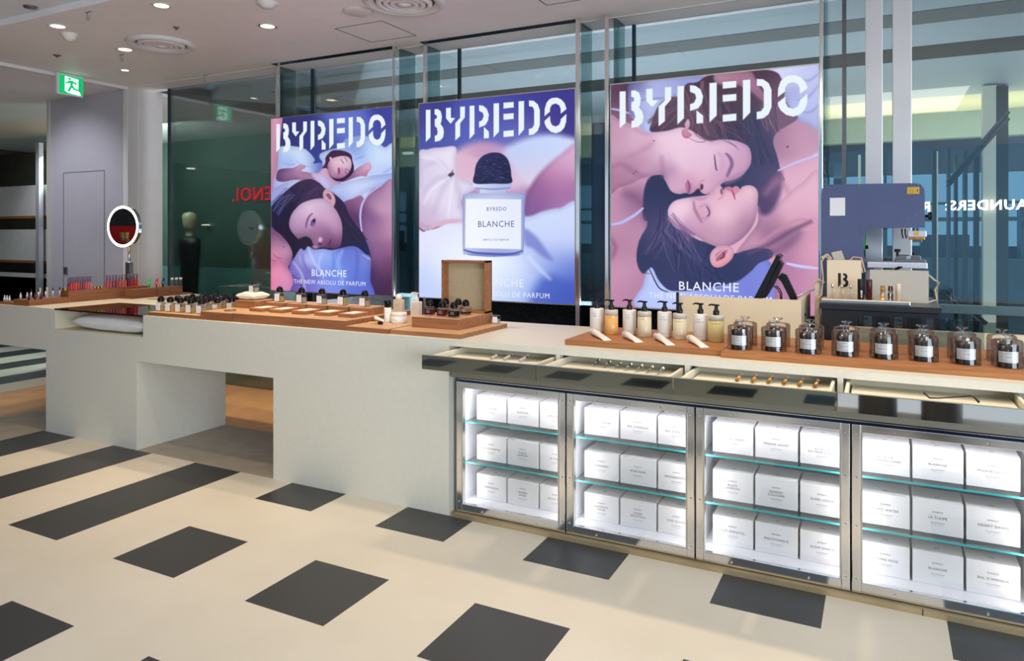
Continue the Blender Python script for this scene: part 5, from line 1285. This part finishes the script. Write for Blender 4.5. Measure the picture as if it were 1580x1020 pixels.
A.line([(652, 1025), (660, 1080), (684, 1130), (712, 1180)], 22, (160, 116, 150), 11, .85)
A.line([(690, 1070), (740, 1050), (765, 1090), (752, 1140), (710, 1150)], 22, (190, 130, 160), 14, .6)
A.line([(742, 1060), (762, 1090), (764, 1120), (744, 1134)], 9, (90, 56, 96), 3)
A.line([(640, 1000), (700, 1010), (740, 1000)], 20, (170, 126, 160), 14, .5)
# ear
A.poly([(768, 1440), (778, 1390), (812, 1356), (870, 1342), (920, 1352), (940, 1385), (930, 1430), (900, 1465), (860, 1492), (820, 1500), (786, 1485)], [(800, 1450, (236, 178, 196)), (900, 1380, (226, 170, 190)), (860, 1470, (240, 150, 160)), (910, 1430, (236, 170, 188))], 4)
A.poly([(810, 1410), (850, 1380), (890, 1372), (880, 1410), (850, 1440), (815, 1455)], (150, 90, 120), 9, .85); A.line([(800, 1440), (840, 1400), (890, 1362)], 10, (240, 190, 206), 5, .8); A.line([(840, 1440), (870, 1420), (860, 1390)], 12, (80, 40, 66), 5, .8)
A.line([(1255, 806), (1380, 750), (1510, 705), (1560, 690)], 18, (200, 190, 236), 3); A.line([(1500, 705), (1560, 670)], 14, (206, 196, 240), 3)
A.line([(1315, 1470), (1420, 1492), (1560, 1508)], 22, (206, 200, 250), 3)
A.ell(1325, 634, 10, 7, -20, (120, 70, 90), 2)
A.logo()
lightbox(2, A, 'Largest lit poster, two sleeping women head to head, behind the till monitor')

# ---- second poster: bottle on white sheets
A = Art(1); A.zoom(630, 130, 2.915)
A.poly([(0, 0), (800, 0), (800, 1020), (0, 1020)], [(100, 120, (58, 58, 140)), (600, 60, (56, 52, 148)), (400, 140, (62, 66, 160)), (300, 250, (84, 100, 190)), (100, 260, (72, 80, 164)), (720, 150, (52, 46, 130)), (500, 260, (100, 120, 204)), (60, 90, (44, 46, 130)), (500, 420, (190, 150, 190))], 1, 1, False)
A.poly([(200, 320), (300, 262), (400, 268), (490, 320), (520, 460), (300, 470), (215, 430)], [(320, 310, (190, 140, 176)), (420, 290, (176, 140, 196)), (250, 380, (226, 196, 220)), (480, 400, (220, 190, 216))], 26)
A.poly([(430, 300), (500, 255), (600, 228), (700, 232), (770, 270), (770, 420), (640, 440), (560, 470), (500, 420), (460, 360)], [(520, 320, (190, 206, 244)), (600, 270, (196, 210, 250)), (700, 270, (204, 216, 250)), (560, 420, (220, 206, 232))], 22)
A.poly([(548, 460), (600, 390), (680, 320), (770, 280), (770, 590), (640, 590), (530, 600), (522, 520)], [(720, 340, (214, 168, 206)), (660, 420, (186, 128, 172)), (600, 480, (150, 96, 150)), (720, 480, (160, 104, 158)), (560, 560, (130, 86, 150)), (700, 560, (170, 120, 176))], 14)
A.poly([(40, 640), (240, 612), (520, 596), (600, 572), (680, 556), (770, 560), (770, 1020), (40, 1020)], [(100, 700, (226, 228, 252)), (60, 900, (190, 206, 250)), (200, 800, (238, 246, 255)), (300, 850, (240, 248, 255)), (150, 940, (196, 212, 255)), (600, 800, (176, 190, 244)), (700, 950, (60, 84, 190)), (640, 640, (206, 218, 252)), (480, 850, (226, 238, 255)), (560, 940, (150, 176, 240)), (450, 950, (190, 210, 250)), (700, 700, (200, 212, 250)), (700, 820, (110, 134, 214))], 8)
A.poly([(520, 650), (570, 680), (610, 730), (650, 790), (610, 780), (560, 740), (525, 720)], (112, 124, 200), 14, .8)
A.poly([(560, 1000), (580, 900), (640, 860), (700, 880), (770, 900), (770, 1020)], (64, 90, 190), 34, .8)
A.line([(640, 880), (560, 800), (540, 770)], 16, (220, 230, 252), 12, .6)
A.poly([(40, 330), (90, 292), (150, 284), (212, 282), (216, 340), (222, 410), (280, 440), (300, 470), (240, 520), (250, 610), (180, 625), (120, 650), (40, 632)], [(80, 340, (214, 206, 232)), (160, 320, (236, 228, 246)), (70, 430, (210, 202, 228)), (130, 500, (236, 226, 244)), (220, 470, (222, 214, 238)), (100, 600, (200, 178, 208)), (60, 560, (206, 186, 216)), (190, 580, (226, 218, 244))], 4)
for p in (((190, 400), (130, 350), (70, 370)), ((190, 410), (120, 430), (60, 500)), ((190, 415), (150, 480), (110, 590)), ((200, 415), (230, 490), (230, 560)), ((60, 330), (50, 420), (60, 470))): A.line(p, 24, (186, 176, 208), 14, .4)
for p in (((185, 400), (120, 340), (60, 330)), ((185, 420), (110, 470), (70, 540)), ((205, 425), (190, 500), (180, 600))): A.line(p, 12, (246, 240, 252), 8, .5)
A.ell(193, 406, 14, 8, -20, (70, 50, 84), 4); A.line([(200, 385), (196, 400), (190, 420)], 5, (90, 66, 100), 2)
A.poly([(216, 318), (300, 330), (330, 370), (300, 420), (226, 412)], (222, 182, 206), 12, .8)
A.line([(44, 620), (70, 635), (98, 640)], 12, (206, 160, 190), 4, .9); A.line([(44, 640), (60, 656), (74, 662)], 7, (130, 84, 120), 3); A.line([(100, 650), (150, 622), (240, 612)], 18, (222, 174, 200), 7, .9); A.line([(108, 652), (140, 640)], 4, (150, 96, 130), 2)
# bottle
A.poly([(246, 520), (256, 494), (300, 489), (500, 489), (525, 492), (523, 560), (519, 740), (512, 762), (470, 774), (300, 772), (262, 764), (245, 744)], [(260, 560, (176, 186, 226)), (515, 560, (150, 162, 214)), (400, 505, (206, 216, 244)), (400, 755, (150, 162, 216)), (250, 700, (206, 214, 244)), (512, 700, (186, 196, 236))], 3, 1, True)
A.poly([(258, 515), (508, 518), (507, 742), (256, 736)], [(300, 560, (240, 244, 253)), (480, 560, (226, 232, 248)), (300, 700, (246, 248, 255)), (480, 700, (232, 238, 252))], 2, 1, False)
A.line([(248, 744), (300, 758), (400, 764), (470, 762), (516, 748)], 10, (58, 76, 170), 3, .85); A.line([(262, 764), (380, 774), (500, 764)], 6, (90, 110, 196), 3, .7)
A.poly([(290, 444), (466, 444), (466, 466), (436, 470), (440, 490), (320, 490), (324, 470), (290, 464)], [(330, 455, (214, 222, 246)), (440, 455, (170, 184, 228)), (380, 480, (180, 192, 232))], 2, 1, False)
A.line([(300, 466), (380, 472), (460, 466)], 5, (96, 104, 170), 2, .8); A.line([(520, 495), (521, 600), (517, 740)], 5, (120, 134, 200), 2, .7); A.line([(250, 500), (248, 600), (248, 730)], 4, (130, 142, 206), 2, .6)
A.poly([(297, 445), (298, 400), (306, 360), (330, 326), (360, 311), (390, 307), (420, 313), (446, 336), (459, 372), (463, 410), (462, 444), (380, 447)], [(330, 360, (40, 44, 96)), (420, 340, (34, 32, 82)), (320, 430, (26, 36, 78)), (440, 420, (16, 26, 66)), (380, 400, (24, 30, 74))], 3, 1, True)
r_ = random.Random(5)
for i in range(90):
    a, b = r_.uniform(304, 456), r_.uniform(325, 438)
    if abs(a-380) > 76*math.sqrt(max(0, 1-((445-b)/140)**2)): continue
    if r_.random() < .5: A.line([(a-9, b+r_.uniform(-2, 2)), (a, b-2), (a+9, b)], 2.4, (86, 92, 150), 1.3, .65)
    else: A.line([(a, b-8), (a+r_.uniform(-3, 3), b), (a, b+8)], 2.2, (12, 16, 50), 1.3, .7)
A.logo()
lightbox(1, A, 'Middle lit poster showing a dome-capped perfume bottle on white sheets')

# ---- first poster: two women among pillows
A = Art(0); A.zoom(410, 150, 7.286)
A.poly([(0, 0), (1500, 0), (1500, 2300), (0, 2300)], [(300, 300, (46, 46, 110)), (800, 200, (96, 114, 200)), (1000, 250, (90, 104, 196)), (1350, 300, (54, 58, 150)), (600, 450, (50, 54, 128)), (1300, 520, (62, 84, 170)), (850, 400, (96, 124, 208)), (550, 650, (54, 66, 150)), (1050, 350, (104, 130, 214))], 1, 1, False)
A.poly([(40, 200), (178, 200), (182, 300), (170, 420), (150, 600), (135, 760), (125, 1060), (40, 1060)], [(100, 300, (214, 150, 180)), (80, 600, (206, 146, 176)), (100, 800, (190, 134, 164))], 5)
A.poly([(120, 1060), (130, 800), (150, 580), (220, 548), (300, 548), (420, 572), (490, 620), (552, 700), (540, 745), (640, 745), (700, 900), (700, 1060)], [(250, 600, (190, 212, 246)), (400, 650, (206, 222, 248)), (180, 750, (180, 200, 240)), (240, 740, (150, 172, 232)), (480, 800, (214, 226, 250)), (500, 700, (170, 190, 240)), (600, 820, (90, 110, 190)), (300, 900, (190, 205, 245)), (200, 980, (180, 184, 236))], 7)
A.poly([(640, 780), (604, 680), (620, 630), (720, 590), (820, 560), (900, 470), (990, 440), (1100, 430), (1200, 460), (1280, 520), (1340, 562), (1450, 560), (1450, 1200), (600, 1200)], [(680, 660, (180, 200, 242)), (860, 540, (140, 166, 226)), (1000, 470, (150, 176, 236)), (1050, 700, (170, 192, 240)), (1250, 650, (204, 226, 250)), (1350, 700, (200, 222, 250)), (1000, 960, (196, 206, 244)), (1300, 900, (190, 208, 246)), (800, 1000, (214, 218, 246)), (1380, 850, (176, 196, 240)), (1150, 560, (184, 206, 246)), (1020, 560, (110, 140, 214))], 8)
for p, w_ in ((((1000, 700), (1060, 680), (1110, 660)), 24), (((1320, 850), (1380, 820), (1430, 780)), 16), (((900, 590), (960, 570), (1060, 500)), 20), (((1150, 900), (1250, 880), (1400, 900)), 16), (((180, 740), (260, 760), (330, 750)), 14), (((340, 720), (420, 760), (520, 790)), 12)): A.line(p, w_, (134, 156, 222), 12, .6)
# woman behind
A.poly([(590, 850), (680, 760), (720, 860), (800, 930), (850, 950), (790, 1060), (600, 1060), (500, 930), (520, 880)], [(600, 900, (226, 184, 206)), (700, 1000, (222, 180, 206)), (760, 960, (196, 146, 180)), (560, 920, (214, 160, 190))], 7)
A.poly([(120, 880), (150, 815), (240, 798), (310, 795), (390, 758), (452, 786), (400, 826), (480, 846), (560, 880), (560, 940), (470, 944), (330, 930), (200, 952), (125, 935)], [(150, 870, (104, 66, 110)), (250, 860, (150, 108, 150)), (400, 780, (214, 166, 190)), (450, 890, (150, 106, 150)), (540, 910, (190, 140, 176)), (300, 900, (140, 98, 144))], 6)
A.poly([(850, 950), (920, 890), (1000, 820), (1090, 760), (1150, 732), (1180, 748), (1188, 800), (1150, 850), (1128, 893), (1080, 885), (1000, 905), (900, 946)], [(950, 900, (150, 104, 144)), (1050, 820, (186, 144, 180)), (1150, 780, (226, 184, 206)), (1130, 880, (200, 120, 150)), (1080, 870, (190, 150, 186))], 6)
A.poly([(636, 800), (668, 740), (672, 680), (700, 640), (740, 605), (820, 596), (900, 610), (960, 650), (976, 720), (992, 790), (980, 850), (930, 905), (860, 946), (780, 936), (720, 880), (690, 800)], [(700, 700, (70, 36, 70)), (850, 630, (66, 38, 72)), (960, 750, (56, 28, 64)), (900, 900, (50, 24, 62)), (720, 620, (60, 34, 70))], 5)
for i in range(26):
    a = r_.uniform(2.6, 4.9); rr = r_.uniform(.9, 1.05); cx_, cy_ = 830+150*rr*math.cos(a), 740+142*rr*math.sin(a)
    A.ell(cx_, cy_, 13, 9, r_.uniform(0, 180), (62, 34, 66), 4, .9)
A.poly([(698, 760), (730, 700), (790, 672), (860, 660), (920, 668), (955, 700), (966, 760), (950, 820), (915, 868), (870, 902), (810, 915), (750, 900), (712, 860), (696, 810)], [(760, 740, (228, 192, 212)), (860, 700, (232, 198, 216)), (930, 760, (226, 190, 212)), (740, 860, (190, 140, 172)), (820, 900, (160, 110, 150)), (900, 850, (190, 146, 180)), (800, 800, (224, 182, 206)), (700, 800, (160, 112, 150))], 6)
A.line([(846, 696), (860, 722), (880, 746)], 7, (80, 44, 84), 3); A.line([(888, 824), (900, 850), (918, 868)], 7, (70, 36, 76), 3)
A.line([(884, 672), (904, 700), (914, 730)], 8, (110, 70, 108), 4, .8); A.line([(888, 806), (920, 812), (940, 838)], 8, (104, 64, 104), 4, .8)
A.poly([(808, 800), (828, 792), (840, 820), (836, 850), (822, 876), (812, 850)], (164, 84, 124), 4); A.line([(826, 800), (824, 840), (822, 872)], 4, (100, 40, 84), 2)
A.line([(850, 790), (864, 820), (858, 836)], 8, (140, 90, 128), 4, .8); A.poly([(716, 680), (736, 672), (742, 700), (728, 712)], (222, 170, 190), 4)
A.zoom(410, 270, 5.367)
A.poly([(30, 160), (90, 100), (180, 56), (260, 42), (310, 48), (260, 110), (150, 190), (60, 280), (30, 320)], [(120, 110, (186, 196, 240)), (250, 60, (206, 214, 248)), (60, 240, (150, 166, 230)), (160, 160, (110, 110, 180))], 8)
A.poly([(380, -10), (480, -5), (535, 70), (530, 125), (480, 110), (420, 50)], [(430, 20, (216, 190, 226)), (500, 70, (196, 196, 240))], 5)
A.poly([(525, 135), (560, 80), (640, 66), (740, 40), (850, 20), (1060, -10), (1060, 110), (950, 100), (860, 130), (760, 190), (700, 240), (650, 250), (590, 190)], [(600, 140, (180, 196, 240)), (750, 60, (200, 214, 248)), (950, 50, (170, 188, 238)), (720, 180, (196, 206, 246)), (640, 220, (150, 160, 220)), (850, 90, (206, 216, 250))], 8)
A.poly([(640, 240), (720, 196), (800, 176), (830, 300), (820, 470), (860, 600), (700, 560), (640, 400)], [(720, 260, (120, 74, 118)), (780, 240, (150, 102, 144)), (760, 400, (90, 52, 104)), (700, 330, (80, 46, 92))], 8)
# shoulder and arm
A.poly([(786, 400), (800, 280), (830, 180), (880, 122), (940, 104), (1070, 100), (1070, 1040), (852, 1040), (868, 860), (872, 720), (850, 600), (810, 500)], [(900, 180, (150, 108, 152)), (950, 260, (206, 166, 196)), (1020, 200, (190, 146, 184)), (850, 350, (120, 80, 130)), (900, 450, (140, 98, 146)), (1000, 450, (190, 140, 176)), (1030, 620, (150, 96, 140)), (920, 620, (130, 88, 140)), (980, 740, (120, 76, 122)), (900, 850, (70, 46, 96)), (1000, 930, (70, 34, 76)), (1035, 780, (90, 46, 88)), (950, 980, (56, 30, 70))], 6)
# dark hair
A.poly([(36, 300), (60, 240), (130, 170), (220, 90), (290, 48), (370, 34), (440, 62), (490, 110), (560, 150), (620, 200), (660, 250), (690, 330), (760, 430), (810, 500), (850, 600), (870, 690), (820, 650), (760, 600), (700, 592), (620, 612), (560, 622), (400, 625), (300, 605), (280, 660), (230, 700), (205, 740), (160, 620), (110, 500), (36, 480)], [(120, 280, (28, 26, 60)), (350, 80, (58, 40, 78)), (440, 110, (70, 50, 88)), (200, 200, (30, 26, 56)), (250, 500, (26, 20, 46)), (150, 450, (30, 24, 56)), (620, 280, (46, 30, 66)), (740, 520, (24, 28, 66)), (820, 610, (26, 34, 80)), (640, 560, (34, 28, 66))], 5)
A.hair((420, 70), (240, 240), 22, 6, [(80, 60, 100), (36, 26, 54), (54, 40, 76)], 60, 31, .5, 20)
A.hair((200, 130), (60, 300), 20, 6, [(40, 34, 80), (110, 110, 170), (24, 20, 46)], 60, 32, .5, 20)
A.hair((600, 240), (800, 560), 16, 7, [(60, 40, 76), (26, 26, 60)], 50, 33, .5, 30)
# face
A.poly([(194, 420), (200, 360), (230, 300), (290, 240), (360, 210), (430, 196), (490, 200), (550, 250), (600, 320), (630, 400), (634, 490), (620, 580), (580, 608), (520, 604), (460, 600), (420, 612), (396, 604), (388, 570), (372, 530), (330, 512), (280, 535), (240, 500), (212, 465)], [(380, 250, (224, 196, 220)), (460, 230, (206, 176, 212)), (270, 330, (206, 172, 206)), (240, 420, (176, 136, 176)), (330, 430, (190, 150, 186)), (450, 440, (170, 124, 166)), (560, 340, (200, 160, 196)), (600, 440, (186, 142, 180)), (590, 540, (130, 84, 130)), (500, 520, (122, 78, 122)), (420, 520, (150, 106, 150)), (500, 340, (204, 164, 198)), (360, 490, (150, 108, 150)), (560, 595, (84, 48, 92)), (300, 500, (140, 96, 140)), (450, 330, (206, 168, 200))], 5)
A.poly([(262, 545), (310, 514), (350, 516), (380, 550), (396, 604), (330, 622), (285, 600)], (34, 24, 52), 9, .95)
A.poly([(474, 150), (492, 120), (520, 120), (560, 160), (578, 210), (566, 256), (550, 262), (520, 224), (494, 226), (478, 196)], [(500, 140, (222, 170, 190)), (560, 210, (214, 164, 186)), (540, 240, (220, 176, 196))], 4)
A.poly([(500, 160), (520, 150), (545, 180), (540, 206), (515, 190)], (120, 70, 104), 5, .85); A.line([(500, 150), (530, 150), (560, 200)], 7, (230, 186, 200), 3, .8)
A.line([(332, 440), (340, 390), (360, 345), (388, 318)], 15, (112, 76, 120), 6, .9)
A.line([(372, 440), (386, 390), (420, 350)], 40, (200, 156, 186), 14, .5)
A.poly([(374, 420), (382, 388), (400, 362), (414, 366), (410, 396), (394, 424)], [(390, 400, (120, 116, 186)), (400, 380, (90, 80, 150))], 4)
A.ell(400, 382, 11, 14, 20, (34, 34, 96), 3); A.line([(372, 422), (380, 386), (404, 358)], 6, (70, 40, 80), 2); A.line([(376, 430), (402, 424), (414, 392)], 5, (150, 100, 140), 3, .8)
A.line([(400, 470), (420, 520), (414, 560)], 30, (150, 104, 148), 16, .6)
A.ell(452, 536, 17, 20, 10, (226, 176, 204), 8, .9); A.ell(450, 572, 16, 10, 30, (70, 34, 70), 5, .8); A.ell(405, 596, 24, 12, 10, (200, 160, 190), 8, .6)
A.poly([(506, 580), (524, 548), (540, 530), (546, 548), (536, 580), (516, 596)], (96, 46, 88), 5, .9)
A.line([(797, 470), (786, 400), (784, 320), (800, 240), (850, 160), (930, 104)], 17, (190, 182, 240), 3)
# forearm, pillow
A.poly([(30, 470), (90, 468), (150, 520), (200, 590), (222, 660), (205, 730), (186, 765), (220, 840), (240, 1000), (30, 1000)], [(100, 520, (120, 76, 122)), (90, 570, (190, 136, 166)), (160, 640, (196, 146, 178)), (190, 720, (150, 100, 146)), (80, 660, (214, 140, 170)), (120, 790, (236, 150, 180)), (180, 880, (226, 150, 190)), (60, 900, (230, 130, 166)), (60, 720, (200, 110, 150)), (210, 960, (190, 120, 180))], 5)
A.line([(60, 650), (90, 680), (130, 690)], 6, (130, 66, 110), 3, .8); A.line([(44, 700), (80, 715)], 6, (120, 60, 100), 3, .8); A.ell(150, 596, 5, 5, 0, (90, 50, 80), 2)
A.line([(50, 750), (100, 700), (160, 740)], 30, (190, 104, 150), 20, .5)
A.poly([(212, 720), (240, 680), (286, 610), (320, 625), (352, 590), (400, 616), (480, 612), (545, 622), (620, 606), (700, 590), (760, 600), (820, 650), (868, 690), (864, 860), (856, 1040), (236, 1040), (230, 880), (200, 790)], [(330, 700, (186, 192, 246)), (300, 640, (150, 150, 220)), (400, 660, (160, 176, 244)), (500, 640, (170, 190, 250)), (600, 800, (112, 144, 236)), (780, 800, (96, 118, 214)), (400, 900, (120, 120, 216)), (700, 650, (100, 118, 206)), (520, 720, (140, 166, 244)), (300, 800, (120, 112, 190)), (840, 700, (130, 140, 220)), (250, 760, (130, 120, 200)), (830, 920, (90, 110, 210)), (320, 950, (110, 90, 180)), (480, 940, (130, 140, 230))], 6)
for p, w_, c in ((((300, 650), (330, 760), (420, 860)), 22, (110, 104, 190)), (((350, 600), (400, 720), (460, 800)), 18, (206, 214, 255)), (((230, 720), (300, 830), (330, 990)), 22, (190, 196, 250)), (((220, 830), (290, 900), (300, 1000)), 14, (70, 50, 130)), (((470, 640), (440, 740), (480, 860)), 16, (190, 206, 255)), (((640, 620), (600, 720), (640, 900)), 30, (150, 180, 252)), (((740, 610), (760, 700), (740, 900)), 26, (84, 100, 196)), (((560, 640), (560, 760), (520, 900)), 22, (104, 130, 222)), (((800, 660), (850, 690), (868, 700)), 12, (190, 196, 244))): A.line(p, w_, c, w_*.6, .65)
A.logo()
lightbox(0, A, 'Leftmost lit poster, dark-haired woman resting on blue pillows, another behind')

# ---------------------------------------------------------------- posts and glass fins between the posters
PP = [(PX[0][0]+.012, 'left edge of the leftmost poster'), (PX[0][1]+.014, 'right edge of the leftmost poster'), (PX[1][0]+.012, 'left edge of the middle poster'), (PX[1][1]+.025, 'right edge of the middle poster'), (PX[2][0]-.03, 'left edge of the largest poster'), (PX[2][1]+.016, 'right edge of the largest poster')]
for i, (x, d) in enumerate(PP):
    wd = [.012, .006, .012, .016, .014, .01][i]
    y0 = PY+.052 if i in (0, 2) else PY-.012
    tag(MB().box(x-wd, x+wd, y0, y0+.03, 0, CZ, 'chrome', .003).build('display_post'), 'Slim chrome post from ceiling to floor, %s' % d, 'post', 'chrome posts holding the posters')
    if i in (1, 3, 5, 0, 2, 4):
        xx = PX[i//2][i % 2]+(.004 if i % 2 else -.012)
        if i == 5: xx += .02
        tag(MB().box(xx, xx+.010, PY+.09, GY-.02, 0, CZ, 'fin_glass').build('glass_fin'), 'Upright glass fin running back to the glass wall, %s' % d, 'glass fin', 'glass fins behind the posters')
# red carpeted plinth and tan boots on the shop floor, which the round mirror shows

pd = thing('shoe_plinth', 'red carpeted plinth with a red back, seen only in the round mirror', 'plinth', (-8.35, 2.0, 0), math.radians(-40))
MB().box(-.35, .35, -.5, .3, 0, 1.40, 'carpet_red').build('carpeted_base', pd)
MB().box(-.35, .35, -.5, -.46, 1.401, 1.62, 'carpet_red').box(-.35, .35, -.5, -.46, 1.62, 2.0, 'black_matte').build('backing', pd)
for i, dx in enumerate((-.07, .055)):
    m = MB().lathe([(.022, .01), (.024, .05), (.03, .10), (.034, .13), (.03, .132), (0, .11)], 'boot_tan', 16).tube([(0, 0, .02), (.0, .04, .026), (0, .09, .02), (0, .12, .012)], [.024, .026, .024, .012], 'boot_tan', 12)
    o = m.build('ankle_boot', None, (-8.35+dx, 2.05+dx*.6, 1.4005)); o.rotation_euler.z = -.9
    tag(o, 'Tan ankle boot on the red plinth, %s of two in the round mirror' % ('left', 'right')[i], 'boot')

tag(MB().box(-.3, 1.8, -.45, .3, .20, .26, 'box_white', .01).box(-.2, 1.7, -.35, .2, 0, .20, 'box_white').build('white_bounceboard'), 'added low white bench behind the camera, reflected in the rightmost drawer front', 'bounceboard')  # added white surface that gives one drawer front a bright reflection
for i, (x, y) in enumerate(((-.02, .46), (.36, .46))):
    tag(MB().lathe([(.10, 0), (.12, .02), (.12, .43), (.11, .45), (0, .452)], 'stool_grey', 28, (x, y, 0)).build('dark_stool'), 'Dark grey round stool behind the camera, %s shape in the rightmost drawer front' % ('left', 'right')[i], 'stool')
